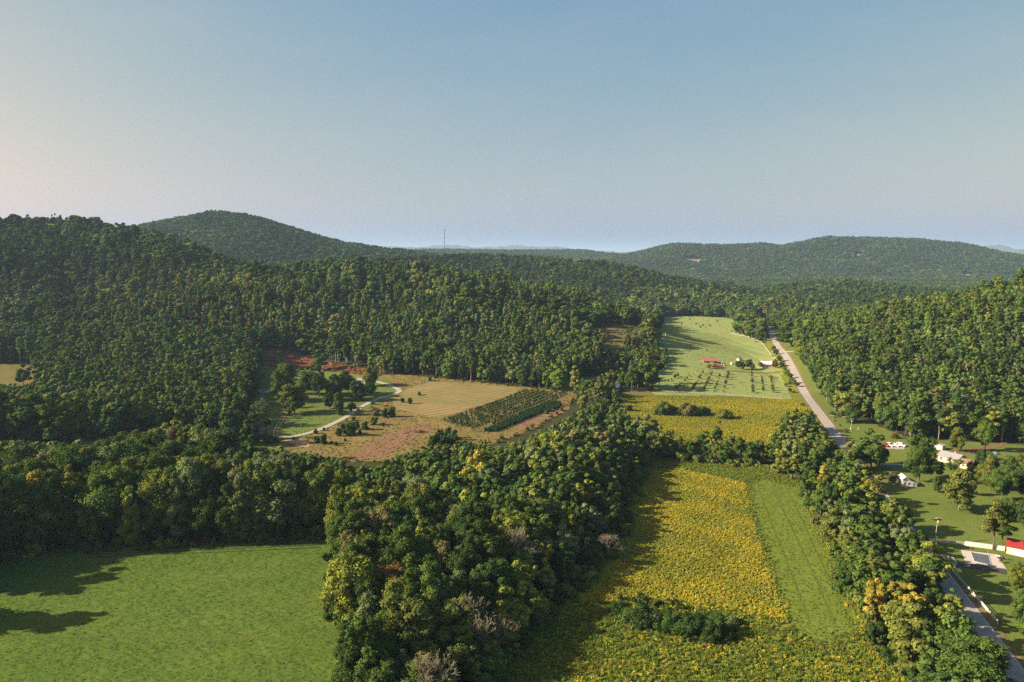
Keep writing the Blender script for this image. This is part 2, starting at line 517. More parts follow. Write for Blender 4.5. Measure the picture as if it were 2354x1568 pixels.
PX["pasture_far"] = [(1312, 750), (1390, 752), (1470, 748), (1485, 760), (1470, 785), (1440, 800), (1420, 830), (1390, 835), (1370, 800), (1345, 775)]
PX["pasture"] = [(1502, 908), (1488, 872), (1512, 852), (1530, 842), (1527, 810), (1505, 790), (1515, 727), (1600, 727), (1700, 732), (1690, 762), (1740, 782), (1772, 800), (1795, 840), (1812, 880), (1822, 918), (1700, 912)]
PX["goldfield"] = [(1395, 965), (1418, 935), (1430, 908), (1502, 909), (1700, 913), (1835, 919), (1872, 950), (1880, 968), (1810, 990), (1775, 1040), (1680, 1030), (1520, 1020), (1440, 1000)]
PX["meadow"] = [(1478, 1066), (1520, 1052), (1600, 1060), (1760, 1078), (1840, 1105), (1900, 1220), (1960, 1370), (2010, 1470), (2090, 1568), (2200, 1750), (2350, 2100), (930, 2100), (1040, 1750), (1110, 1600), (1190, 1497), (1260, 1400), (1330, 1340), (1400, 1270), (1430, 1180)]
PX["lawn"] = [(1908, 955), (1935, 957), (1990, 966), (2050, 992), (2090, 1008), (2160, 1012), (2353, 1022), (2500, 1030), (2620, 1200), (2900, 1700), (2560, 1760), (2353, 1525), (2180, 1310), (2075, 1180), (1965, 1026)]
PX["field_gap"] = [(1425, 900), (1500, 899), (1700, 906), (1832, 912), (1842, 926), (1700, 920), (1425, 914)]
PX["barnyard"] = [(538, 998), (625, 998), (645, 1048), (545, 1048)]
PX["notch_mid"] = [(1005, 826), (1050, 826), (1056, 850), (1000, 850)]
PX["verge_far"] = [(1790, 790), (1812, 795), (1835, 815), (1838, 835), (1815, 822)]
PX["strip_left"] = [(-200, 960), (0, 967), (150, 970), (258, 972), (255, 985), (120, 992), (0, 1000), (-200, 1010)]
PX["patch_left"] = [(120, 1030), (215, 1010), (235, 1060), (180, 1095), (110, 1085)]
PX["glade_left"] = [(-150, 840), (0, 836), (60, 838), (95, 850), (90, 880), (40, 890), (-150, 900)]
_all = GP([p for v in PX.values() for p in v])[:, :2]
GR, _i = {}, 0
for k, v in PX.items():
    GR[k] = _all[_i:_i + len(v)]; _i += len(v)

m_hay = field_material("mown_grass", [(0.04536, 0.0975, 0.014), (0.0756, 0.1212, 0.02), (0.0324, 0.075, 0.011), (0.108, 0.13, 0.028)], (0.035, 0.16, 1.3), bump=0.6, stretch=(R(40), 2.2), bscale=0.7)
m_lawn = field_material("lawn_grass", [(0.07609, 0.1166, 0.0216), (0.1153, 0.1452, 0.0324), (0.05764, 0.09846, 0.01836), (0.1383, 0.1528, 0.03888)], (0.04, 0.2, 1.5), bump=0.15, bscale=1.5)
m_meadow = field_material("tall_meadow", [(0.09315, 0.1296, 0.0168), (0.149, 0.1613, 0.0192), (0.06955, 0.1037, 0.0156), (0.1739, 0.1728, 0.0192)], (0.03, 0.3, 1.5), bump=0.5, bscale=0.9)
m_gold = field_material("goldenrod_ground", [(0.15, 0.1673, 0.018), (0.225, 0.215, 0.0192), (0.12, 0.1434, 0.018), (0.255, 0.231, 0.0192)], (0.03, 0.35, 1.6), bump=0.5, bscale=0.9)
cutang = GP([(1760, 1130), (1890, 1450)])
cutang = math.atan2(cutang[1][1] - cutang[0][1], cutang[1][0] - cutang[0][0])
m_cut = field_material("mown_strip", [(0.0858, 0.1318, 0.017), (0.11, 0.1525, 0.024), (0.0682, 0.1098, 0.014), (0.1375, 0.1586, 0.03)], (0.03, 0.3, 1.5), bump=0.35, stretch=(cutang, 2.5), bscale=0.9)
m_past = field_material("pasture_grass", [(0.149, 0.1998, 0.05929), (0.1944, 0.2274, 0.07115), (0.1296, 0.1791, 0.05082), (0.2203, 0.2343, 0.0847)], (0.012, 0.08, 0.5), bump=0.35, bscale=0.5)
m_pastfar = field_material("dry_pasture", [(0.1, 0.095, 0.03), (0.15, 0.115, 0.035), (0.075, 0.085, 0.025), (0.14, 0.12, 0.04)], (0.012, 0.08, 0.5), bump=0.3, bscale=0.5)
rowdir = GP([(930, 935), (1230, 883)])
rowang = math.atan2(rowdir[1][1] - rowdir[0][1], rowdir[1][0] - rowdir[0][0])
m_till = field_material("stubble_field", [(0.125, 0.115, 0.04), (0.24, 0.17, 0.085), (0.11, 0.115, 0.035), (0.27, 0.19, 0.1)], (0.03, 0.09, 0.6), bump=0.25, stretch=(rowang, 5.0), rows=(rowang, 6.0, (0.1, 0.1, 0.03), 0.6), bscale=0.7)
m_brush = field_material("rough_pasture", [(0.11, 0.095, 0.026), (0.17, 0.13, 0.045), (0.075, 0.08, 0.02), (0.2, 0.14, 0.06)], (0.03, 0.14, 0.7), bump=0.5, bscale=0.5)
m_slash = field_material("cleared_brush", [(0.18, 0.1, 0.06), (0.14, 0.08, 0.045), (0.24, 0.14, 0.09), (0.11, 0.085, 0.035)], (0.08, 0.4, 1.2), bump=0.5, bscale=0.8)
m_red = field_material("red_clay", [(0.17, 0.06, 0.028), (0.2, 0.085, 0.04), (0.11, 0.045, 0.02), (0.17, 0.09, 0.04)], (0.03, 0.15, 0.7), bump=0.9, bscale=0.35)
m_gravel = field_material("gravel", [(0.30, 0.28, 0.24), (0.36, 0.33, 0.28), (0.22, 0.2, 0.17), (0.3, 0.27, 0.22)], (0.1, 0.6, 3.0), bump=0.08, bscale=4)
m_dirt = field_material("bare_dirt", [(0.3, 0.22, 0.14), (0.36, 0.27, 0.18), (0.22, 0.16, 0.09), (0.3, 0.2, 0.12)], (0.1, 0.6, 3.0), bump=0.1, bscale=3)

drape("hayfield", GR["hayfield"], m_hay, 0.06, 9, "mown green hayfield in the near left corner")
drape("lawn", GR["lawn"], m_lawn, 0.06, 9, "mown lawn of the houses right of the road")
drape("meadow", GR["meadow"], m_meadow, 0.06, 9, "rough green and yellow meadow in the foreground")
gp = GP([(1500, 1078), (1560, 1078), (1713, 1110), (1728, 1190), (1760, 1290), (1812, 1436), (1690, 1400), (1560, 1385), (1330, 1385), (1280, 1400), (1400, 1292), (1440, 1180)])
drape("goldenrod_field", gp, m_gold, 0.10, 8, "yellow flowering goldenrod in the near meadow", jit=1.3)
cp = GP([(1717, 1110), (1750, 1100), (1838, 1122), (1870, 1190), (1912, 1290), (1975, 1440), (1900, 1490), (1822, 1452), (1765, 1290), (1733, 1190)])
drape("mown_strip", cp, m_cut, 0.10, 8, "bright green mown strip beside the goldenrod", jit=.9)
drape("goldenrod_field", GR["goldfield"], m_gold, 0.08, 12, "far yellow goldenrod field below the orchard")
drape("pasture", GR["pasture"], m_past, 0.08, 14, "pale green fenced pasture with orchard rows")
drape("pasture", GR["pasture_far"], m_pastfar, 0.10, 14, "small brownish pasture at the foot of the wooded ridge")
drape("clearing", GR["clearing_mid"], m_lawn, 0.10, 10, "shaded green clearing by the creek")
drape("verge", GR["verge_far"], m_past, 0.08, 10, "grass verge right of the far road")
drape("clearing", GR["strip_left"], m_lawn, 0.08, 10, "narrow green clearing behind the left trees")
drape("clearing", GR["patch_left"], m_past, 0.08, 8, "small sunny grass patch seen between the left trees")
drape("clearing", GR["glade_left"], m_pastfar, 0.3, 10, "brownish glade at the left edge of the wooded hill")
drape("verge", GR["field_gap"], m_pastfar, 0.05, 10, "rough strip between orchard and far goldenrod field")
drape("barnyard", GR["barnyard"], m_lawn, 0.14, 6, "rough grass round the red barn")
drape("clearing", GR["notch_mid"], m_pastfar, 0.2, 6, "small clearing with white vehicles on the middle hill edge")
drape("rough_pasture", GR["brush"], m_brush, 0.06, 10, "dry rough pasture round the young conifers")
drape("lawn", GR["homestead"], m_lawn, 0.10, 9, "shaded lawn of the homestead by the gravel drive")
drape("clay_bank", GR["redbank"], m_red, 0.35, 8, "bare red clay bank below the middle wooded hill")
tp = GP([(900, 915), (925, 900), (985, 877), (1100, 883), (1200, 893), (1180, 905), (1010, 962), (985, 958), (905, 940)])
drape("stubble_field", tp, m_till, 0.12, 10, "tan stubble field with faint green rows")
drape("cleared_ground", GP([(800, 1052), (850, 1018), (930, 985), (985, 975), (1000, 985), (940, 1015), (900, 1040), (860, 1058)]), m_slash, 0.12, 7, "pinkish brown cleared strip in the rough pasture")
drape("cleared_ground", GP([(1185, 975), (1240, 953), (1300, 925), (1312, 938), (1235, 980), (1195, 992)]), m_slash, 0.12, 7, "brown tilled strip right of the young conifers")
dt = drape("bare_earth", GP([(16, 1010), (32, 1005), (34, 1085), (18, 1090)]), m_dirt, 0.10, 6, "bare earth strip between the left trees")
drape("bare_earth", GP([(650, 1012), (690, 1010), (716, 1026), (700, 1030), (670, 1020)]), m_dirt, 0.16, 4, "sandy turnout beside the gravel drive")
drape("bare_earth", GP([Z6(1440, 585), Z6(1640, 590), Z6(1860, 560), Z6(2150, 490), Z6(2160, 520), Z6(1850, 630), Z6(1720, 640), Z6(1640, 612)]), m_slash, 0.12, 4, "reddish bare ground behind the grey roofed house")
drape("bare_earth", GP([ZO(1450, 545), ZO(1700, 560), ZO(1950, 610), ZO(1940, 632), ZO(1700, 600), ZO(1480, 590)]), m_slash, 0.14, 6, "pink ploughed garden strip by the far orchard")
drape("bare_earth", GP([ZO(900, 480), ZO(1300, 495), ZO(1980, 500), ZO(1980, 530), ZO(1300, 520), ZO(950, 500)]), m_pastfar, 0.2, 6, "dry track between the farmhouse and the orchard")

# ---- the road and the drives
m_asph = mat("old_asphalt", (0.25, 0.23, 0.2), 0.95, noise=0.18, nscale=0.6)
m_dark = mat("dark_asphalt", (0.05, 0.048, 0.05), 0.95, noise=0.2, nscale=0.8)
m_yel = mat("yellow_paint", (0.42, 0.28, 0.06), 0.8, noise=0.25, nscale=0.7)
m_wht = mat("white_line_paint", (0.5, 0.48, 0.44), 0.8, noise=0.25, nscale=0.7)
road_px = [(2600, 1900), (2450, 1712), (2318.8, 1530.8), (2190, 1359), (2063.4, 1192.5), (1943, 1028.5), (1825.8, 858.7), (1783.7, 792.8), (1774.8, 770.4), (1766, 752), (1758, 742), (1745, 730)]
road_line = smooth_line(GP(road_px), 4.0)
road = strip("road", road_line, -2.75, 2.75, m_asph, 0.20)
road["label"] = "pale straight country road"
for off, m_ in ((0.0, m_yel),):
    for s in (-0.14, 0.14):
        strip("centre_line", road_line[:90], off + s - 0.06, off + s + 0.06, m_, 0.206, road)
for s in (-2.5, 2.5):
    strip("edge_line", road_line[:90], s - 0.06, s + 0.06, m_wht, 0.206, road)
m_verge = field_material("road_verge", [(0.1, 0.1, 0.03), (0.16, 0.13, 0.05), (0.07, 0.08, 0.02), (0.2, 0.15, 0.07)], (0.05, 0.3, 1.5), bump=0.2, bscale=1.2)
o_ = strip("verge", road_line[70:], 4.3, 11.5, m_lawn, 0.10, jitter=.4); o_["label"] = "grass margin right of the far road"
o_ = strip("verge", road_line[70:], -10.5, -4.3, m_meadow, 0.10, jitter=.4); o_["label"] = "weedy margin left of the far road"
strip("verge", road_line, -4.6, 4.6, m_verge, 0.14)["label"] = "dry grass verges along the road"

def px_strip(name, pts, w, m, lift, label, jit=0.1, step=2.5):
    o = strip(name, smooth_line(GP(pts), step), -w / 2, w / 2, m, lift, jitter=jit)
    o["label"] = label
    return o
drive_px = [Z2(*p) for p in [(470, 1035), (560, 1040), (700, 1015), (830, 980), (1000, 910), (1150, 830), (1230, 770), (1350, 700), (1500, 655), (1600, 622), (1605, 605), (1570, 580), (1500, 550), (1400, 525), (1330, 515)]]
px_strip("driveway", drive_px, 3.6, m_gravel, 0.22, "pale gravel drive curving up past the homestead")
sp = [Z2(*p) for p in [(470, 1035), (462, 990), (495, 925), (530, 860), (548, 825)]]
spl = smooth_line(GP(sp), 2.5)
tr = strip("track", spl, -1.3, -0.5, m_dirt, 0.26, jitter=0.08); tr["label"] = "left wheel rut of the homestead track"
tr = strip("track", spl, 0.5, 1.3, m_dirt, 0.26, jitter=0.08); tr["label"] = "right wheel rut of the homestead track"
px_strip("driveway", [Z6(300, 525), Z6(400, 540), Z6(560, 558), Z6(700, 570), Z6(820, 575)], 3.0, m_gravel, 0.18, "gravel drive to the parked cars")
px_strip("driveway", [Z6(540, 745), Z6(700, 762), Z6(900, 768), Z6(1150, 785), Z6(1300, 800), Z6(1430, 820)], 2.8, m_gravel, 0.18, "concrete drive past the small round tree")
px_strip("driveway", [Z7(1150, 345), Z7(1270, 345), Z7(1400, 340), Z7(1600, 365), Z7(1810, 405), Z7(2000, 440)], 4.2, m_dark, 0.18, "dark asphalt drive through the white fence gap")
px_strip("driveway", [ZO(1870, 240), ZO(1820, 270), ZO(1810, 330), ZO(1790, 400)], 4.0, m_gravel, 0.2, "short pale drive by the far farmhouse")
px_strip("driveway", [ZO(2000, 120), ZO(2060, 130), ZO(2180, 132), ZO(2260, 135)], 3.0, m_gravel, 0.2, "pale drive crossing the far verge")
px_strip("driveway", [Z6(60, 185), Z6(220, 200), Z6(330, 210), Z6(420, 205), Z6(520, 200)], 2.6, m_dirt, 0.2, "reddish drive behind the dark round tree")

# ---- creek: real water lying in the open gaps of the trees
m_water = bpy.data.materials.new("creek_water"); m_water.use_nodes = True
wb = m_water.node_tree.nodes["Principled BSDF"]
wb.inputs["Base Color"].default_value = (0.03, 0.04, 0.045, 1); wb.inputs["Roughness"].default_value = 0.06
wb.inputs["Specular IOR Level"].default_value = 0.9
creek_px = [(1330, 1075), (1372, 1010), (1405, 968), (1424, 946), (1430, 930), (1424, 905), (1414, 892), (1420, 880), (1424, 868), (1440, 852), (1450, 838)]
ck = strip("creek", smooth_line(GP(creek_px), 4), -2.8, 2.8, m_water, 0.22, jitter=0.5); ck["label"] = "still creek showing between the trees"
GR["creek"] = np.array([0, 0])

m_trk = field_material("hayfield_track", [(0.026, 0.042, 0.011), (0.034, 0.05, 0.012), (0.022, 0.036, 0.01), (0.04, 0.055, 0.014)], (0.05, 0.4, 2.0), bump=0.2, bscale=1.5)
for j_, (dv_, du_) in enumerate(((9, 0), (14, 0), (20, 0))):
    px_strip("track", [(200, 1262 + dv_), (330, 1256 + dv_), (520, 1249 + dv_), (700, 1240 + dv_), (752, 1238 + dv_)], .5, m_trk, .11, "dark wheel line along the top of the hayfield, %s from the trees" % ["first", "second", "third"][j_], .08)
for j_, du_ in enumerate((0, 6)):
    px_strip("track", [(757 - du_ * .6, 1275), (761 - du_ * .8, 1320), (764 - du_, 1380)], .5, m_trk, .11, "dark wheel line down the right of the hayfield, %s one" % ["outer", "inner"][j_], .08)

m_dry = field_material("dry_line", [(0.06, 0.098, 0.018), (0.08, 0.108, 0.022), (0.05, 0.09, 0.015), (0.09, 0.108, 0.024)], (0.05, 0.4, 2.0), bump=0.3, bscale=1.0)
px_strip("track", [(-60, 1466), (200, 1464), (420, 1466), (600, 1470), (700, 1474)], 1.5, m_dry, .10, "faint yellowish line across the lower hayfield", .5)

m_mow = field_material("mowing_line", [(0.066, 0.1, 0.016), (0.085, 0.118, 0.02), (0.055, 0.088, 0.014), (0.095, 0.12, 0.022)], (0.05, 0.4, 2.0), bump=0.3, bscale=1.5)
for j_, q_ in enumerate(([(1742, 1122), (1775, 1210), (1822, 1330), (1862, 1440)], [(1775, 1122), (1812, 1200), (1868, 1320), (1920, 1440)], [(1808, 1125), (1840, 1190), (1890, 1300), (1950, 1430)])):
    px_strip("track", q_, .5, m_mow, .15, "darker mowing line along the bright strip, %s from the goldenrod" % ["first", "second", "third"][j_], .15)
# ---------------------------------------------------------------- trees
M_LEAF = leaf_material("foliage")
M_BARK = mat("bark", (0.11, 0.09, 0.07), 0.95, noise=0.35, nscale=1.5)
M_PALE = mat("dead_wood", (0.2, 0.17, 0.11), 0.95, noise=0.25, nscale=1.0)

def cube_sphere():
    me = bmesh.new(); bmesh.ops.create_cube(me, size=2)
    bmesh.ops.subdivide_edges(me, edges=me.edges[:], cuts=1, use_grid_fill=True)
    V = np.array([v.co[:] for v in me.verts]); V /= np.linalg.norm(V, axis=1)[:, None]
    F = np.array([[v.index for v in f.verts] for f in me.faces])
    me.free()
    return V, F
CSV, CSF = cube_sphere()

def unit(a): return a / (np.linalg.norm(a, axis=-1, keepdims=True) + 1e-9)

def envelope(shape, t):
    if shape == 'round': return np.sqrt(np.clip(1 - (2 * t - 0.95) ** 2 / 1.15, 0.02, 1))
    if shape == 'tall': return np.clip(1 - t, 0, 1) ** 0.55 * np.clip(0.55 + 1.6 * t, 0, 1) * 1.05
    if shape == 'spire': return np.clip(1 - t, 0.02, 1) ** 0.75 * np.clip(0.6 + 2.5 * t, 0, 1)
    if shape == 'flat': return np.clip(0.35 + 1.3 * t, 0, 1) * np.sqrt(np.clip(1.05 - t ** 3, 0.05, 1))
    if shape == 'column': return np.sqrt(np.clip(1.02 - np.abs(2 * t - 1) ** 3, 0.03, 1))
    return np.ones_like(t)

def crown(seed, H, Rr, hb, nlobe, nleaf, leaf, shape, lob=(0.26, 0.44), squash=0.85, core=0.78, ragged=0.12, nj=0.38):
    r = np.random.default_rng(seed)
    t = r.random(nlobe * 6)
    keep = r.random(len(t)) < envelope(shape, t) ** 1.3
    t = t[keep][:nlobe]
    t = np.sort(t); n = len(t)
    ang = np.arange(n) * 2.39996 + r.normal(0, 0.5, n)
    z = (hb + (1 - hb) * t * 0.93) * H
    rad = envelope(shape, t) * Rr * r.uniform(0.3, 0.78, n)
    skew = r.normal(0, 0.10, 2) * Rr
    lr = Rr * r.uniform(lob[0], lob[1], n) * (0.65 + 0.35 * envelope(shape, t))
    C = np.column_stack([np.cos(ang) * rad + skew[0] * t, np.sin(ang) * rad + skew[1] * t, z])
    # leaves on the outside of the clumps
    m = nleaf * 4
    w = lr ** 2 / np.sum(lr ** 2)
    li = r.choice(n, m, p=w)
    d = unit(r.normal(size=(m, 3)))
    P = C[li] + d * lr[li][:, None] * (1 + r.normal(0, ragged, m))[:, None] * np.array([1, 1, squash])
    ok = np.ones(m, bool)
    for j in range(n):
        q = (P - C[j]) / np.array([1, 1, squash])
        ok &= ~((np.einsum('ij,ij->i', q, q) < (0.8 * lr[j]) ** 2) & (li != j))
    ok &= P[:, 2] > 0.05 * H * (hb > 0.02)
    P, d, li = P[ok][:nleaf], d[ok][:nleaf], li[ok][:nleaf]
    m = len(P)
    nrm = unit(d + nj * r.normal(size=(m, 3)) + np.array([0, 0, 0.25]))
    a = unit(np.cross(nrm, r.normal(size=(m, 3)))); b = np.cross(nrm, a)
    s = leaf * r.uniform(0.6, 1.35, m)[:, None]
    asp = r.uniform(0.55, 1.0, m)[:, None]
    V = np.stack([P + a * s * 0.5, P + b * s * asp * 0.5, P - a * s * 0.5, P - b * s * asp * 0.5], 1).reshape(-1, 3)
    F = np.arange(4 * m).reshape(m, 4)
    lobev = r.uniform(0.25, 0.75, n)
    lv = np.clip(lobev[li] + r.normal(0, 0.16, m), 0, 1)
    lv = np.repeat(lv, 4)
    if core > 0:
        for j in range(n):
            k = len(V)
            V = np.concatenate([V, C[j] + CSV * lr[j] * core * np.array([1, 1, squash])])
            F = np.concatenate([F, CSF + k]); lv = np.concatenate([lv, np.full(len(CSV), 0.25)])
    return V, F, lv, C

def tubes(segs, n=5):
    V, F = [], []
    for a, b, r0, r1 in segs:
        a = np.asarray(a, float); b = np.asarray(b, float)
        d = unit(b - a); q = np.cross(d, (0, 0, 1.0)) if abs(d[2]) < .95 else np.cross(d, (1.0, 0, 0))
        q = unit(q); w = np.cross(d, q); k = len(V)
        for c, rr in ((a, r0), (b, r1)):
            for i in range(n):
                t = 2 * math.pi * i / n
                V.append(c + rr * (math.cos(t) * q + math.sin(t) * w))
        F += [(k + i, k + (i + 1) % n, k + n + (i + 1) % n, k + n + i) for i in range(n)]
    return np.array(V), np.array(F)

def trunk(seed, H, C, r0, limbs=7):
    r = np.random.default_rng(seed + 99)
    top = np.array([0, 0, H * 0.72])
    pts = [np.array([0, 0, -0.6])]
    for k in (0.2, 0.45, 0.72): pts.append(np.array([r.normal(0, 0.015 * H), r.normal(0, 0.015 * H), H * k]))
    segs = [(pts[i], pts[i + 1], r0 * (1 - 0.28 * i), r0 * (1 - 0.28 * (i + 1))) for i in range(3)]
    ch = r.choice(len(C), min(limbs, len(C)), replace=False)
    for j in ch:
        z = min(C[j][2] * r.uniform(0.45, 0.75), H * 0.7)
        segs.append((np.array([0, 0, z]), C[j], r0 * 0.32, r0 * 0.1))
    return tubes(segs)

PROTO = bpy.data.collections.new("prototypes")
PROTO_N = 0
def proto(V, F, lv, tV=None, tF=None, tm=None):
    """a prototype for the far woods: crown and trunk in one mesh; returns its index"""
    global PROTO_N
    if tV is not None:
        k = len(V); midx = np.concatenate([np.zeros(len(F)), np.ones(len(tF))])
        V = np.concatenate([V, tV]); F = np.concatenate([F, tF + k]); lv = np.concatenate([lv, np.full(len(tV), .5)])
    else: midx = np.zeros(len(F))
    nm = "p%03d" % PROTO_N
    o = bpy.data.objects.new(nm, mesh_np(nm, V, F, [M_LEAF, tm or M_BARK], lv, midx=midx))
    PROTO.objects.link(o)
    PROTO_N += 1
    return PROTO_N - 1

# near trees: crown and trunk meshes shared between the copies of a form
NEAR = []
def near_form(seed, H, Rr, hb, nl, nleaf, leaf, shape, **kw):
    V, F, lv, C = crown(seed, H, Rr, hb, nl, nleaf, leaf, shape, **kw)
    tV, tF = trunk(seed, H, C, 0.016 * H)
    NEAR.append((mesh_np("crown", V, F, [M_LEAF], lv), mesh_np("trunk", tV, tF, [M_BARK]), H, Rr, shape))
    return len(NEAR) - 1
FORMS_ROUND = [near_form(10 + i, 19, 6.2 + 0.4 * i, 0.10 + .05 * (i % 2), 60, 10500, 0.46, 'round', lob=(0.13, 0.34), ragged=.18) for i in range(3)]
FORMS_TALL = [near_form(30 + i, 24, 4.6 + 0.3 * i, 0.08 + .06 * (i % 2), 62, 10500, 0.45, 'tall', lob=(0.15, 0.36), ragged=.18) for i in range(3)]
FORMS_COL = [near_form(50 + i, 22, 4.3, 0.05, 58, 10000, 0.45, 'column', lob=(0.16, 0.4), ragged=.18) for i in range(2)]
FORMS_FLAT = [near_form(60 + i, 18, 7.0, 0.22, 58, 10500, 0.46, 'flat', lob=(0.12, 0.32), ragged=.18) for i in range(2)]
FORM_OPEN = [near_form(70 + i, 18, 6.0, 0.25, 22, 3200, 0.55, 'round', lob=(0.2, 0.34), core=0.45, ragged=0.25) for i in range(2)]
FORM_SHRUB = [near_form(80 + i, 5, 3.2, 0.0, 16, 1800, 0.42, 'round', lob=(0.3, 0.5)) for i in range(3)]
FORM_CEDAR = [near_form(90 + i, 5, 1.5, 0.02, 18, 1300, 0.28, 'column', lob=(0.4, 0.6)) for i in range(2)]
FORM_PINE = [near_form(95 + i, 19, 5.0, 0.34, 30, 5200, 0.5, 'spire', lob=(0.16, 0.30), core=0.6, squash=0.55, ragged=0.2) for i in range(2)]
FORM_SMALL = [near_form(100 + i, 8, 3.0, 0.2, 16, 2200, 0.42, 'round') for i in range(2)]
FORM_CONIFER = [near_form(110 + i, 20, 5.8, 0.06, 36, 7000, 0.55, 'spire', lob=(0.16, 0.32), squash=0.6, ragged=0.2) for i in range(1)]

# mid and far trees
MID, FARP, MIDSH = [], [], []
for i, (sh, H, Rr, hb) in enumerate([('round', 18, 5.6, .12), ('round', 17, 5.0, .15), ('tall', 22, 4.2, .1), ('column', 21, 3.8, .1), ('tall', 24, 3.6, .25), ('flat', 17, 5.6, .2)]):
    V, F, lv, C = crown(200 + i, H, Rr, hb, 20, 1300, 0.95, sh, nj=0.2, core=.86)
    tV, tF = trunk(200 + i, H, C, 0.3, 3)
    MID.append(proto(V, F, lv, tV, tF))
V, F, lv, C = crown(240, 24, 2.9, .42, 14, 420, 1.0, 'column', lob=(0.3, 0.5))
tV, tF = trunk(240, 24, C, 0.34, 4)
MID_THIN = proto(V, F, lv, tV, tF, mat("pale_bark", (0.27, 0.22, 0.17), 0.95, noise=0.3, nscale=0.8))
for i, (sh, H, Rr) in enumerate([('round', 18, 6.0), ('round', 16, 5.4), ('tall', 21, 4.8), ('column', 20, 4.6)]):
    V, F, lv, C = crown(260 + i, H, Rr, .15, 9, 240, 1.9, sh, lob=(0.34, 0.52), nj=0.3)
    FARP.append(proto(V, F, lv))
for i in range(3):
    V, F, lv, C = crown(280 + i, 4.5, 3.0, 0, 10, 420, 0.62, 'round', lob=(0.32, 0.5))
    MIDSH.append(proto(V, F, lv))

def blades(seed, n, h, rad, w, lean, tip=0.0):
    """a clump of upright stems; 'tip' adds flower heads"""
    r = np.random.default_rng(seed)
    P = r.normal(0, rad, (n, 2)); hh = h * r.uniform(0.55, 1.15, n)
    a = r.uniform(0, 2 * math.pi, n)
    dx = np.column_stack([np.cos(a), np.sin(a)]) * w
    ln = r.normal(0, lean, (n, 2))
    z0 = np.zeros(n)
    b = np.column_stack([P - dx, z0]); c = np.column_stack([P + dx, z0])
    e = np.column_stack([P + dx * .8 + ln, hh]); f = np.column_stack([P - dx * .8 + ln, hh])
    V = np.stack([b, c, e, f], 1).reshape(-1, 3); F = np.arange(4 * n).reshape(n, 4)
    lv = np.repeat(r.uniform(0.2, 0.8, n), 4)
    return V, F, lv
def tuft(seed, n, h, rad, size):
    """a low mound of leaf faces"""
    r = np.random.default_rng(seed)
    d = unit(r.normal(size=(n, 3))); d[:, 2] = np.abs(d[:, 2])
    P = d * np.array([rad, rad, h]) * r.uniform(0.6, 1.0, (n, 1))
    nrm = unit(d + .6 * r.normal(size=(n, 3))); a = unit(np.cross(nrm, r.normal(size=(n, 3)))); b = np.cross(nrm, a)
    s = size * r.uniform(.6, 1.3, (n, 1))
    V = np.stack([P + a * s * .5, P + b * s * .5, P - a * s * .5, P - b * s * .5], 1).reshape(-1, 3)
    return V, np.arange(4 * n).reshape(n, 4), np.repeat(r.random(n), 4)
GOLD = [proto(*tuft(300 + i, 60, 1.25, 0.85, 0.42)) for i in range(3)]
GRASS = [proto(*tuft(310 + i, 26, 0.30, 0.55, 0.30)) for i in range(3)]
REEDS = [proto(*blades(320 + i, 34, 1.3, 0.45, 0.07, 0.22)) for i in range(3)]
SPRUCE_V = crown(330, 1.9, 0.62, 0.0, 16, 200, 0.26, 'spire', lob=(0.35, 0.6), core=0.8)
SPRUCE_I = proto(*SPRUCE_V[:3])
SAPL_V = crown(331, 3.2, 1.25, 0.12, 10, 260, 0.35, 'round', lob=(0.3, 0.5))

GN = {}
def scatter_group():
    if "g" in GN: return GN["g"]
    ng = bpy.data.node_groups.new("scatter", 'GeometryNodeTree')
    ng.interface.new_socket("Geometry", in_out='INPUT', socket_type='NodeSocketGeometry')
    ng.interface.new_socket("Geometry", in_out='OUTPUT', socket_type='NodeSocketGeometry')
    n, l = ng.nodes, ng.links
    gi = n.new("NodeGroupInput"); go = n.new("NodeGroupOutput")
    ci = n.new("GeometryNodeCollectionInfo")
    ci.inputs["Collection"].default_value = PROTO
    ci.inputs["Separate Children"].default_value = True
    ci.inputs["Reset Children"].default_value = True
    ip = n.new("GeometryNodeInstanceOnPoints")
    ip.inputs["Pick Instance"].default_value = True
    def named(nm, ty):
        a = n.new("GeometryNodeInputNamedAttribute"); a.data_type = ty
        a.inputs["Name"].default_value = nm
        return a.outputs["Attribute"]
    l.new(gi.outputs[0], ip.inputs["Points"])
    l.new(ci.outputs[0], ip.inputs["Instance"])
    l.new(named("pick", 'INT'), ip.inputs["Instance Index"])
    l.new(named("turn", 'FLOAT_VECTOR'), ip.inputs["Rotation"])
    l.new(named("size", 'FLOAT_VECTOR'), ip.inputs["Scale"])
    l.new(ip.outputs[0], go.inputs[0])
    GN["g"] = ng
    return ng

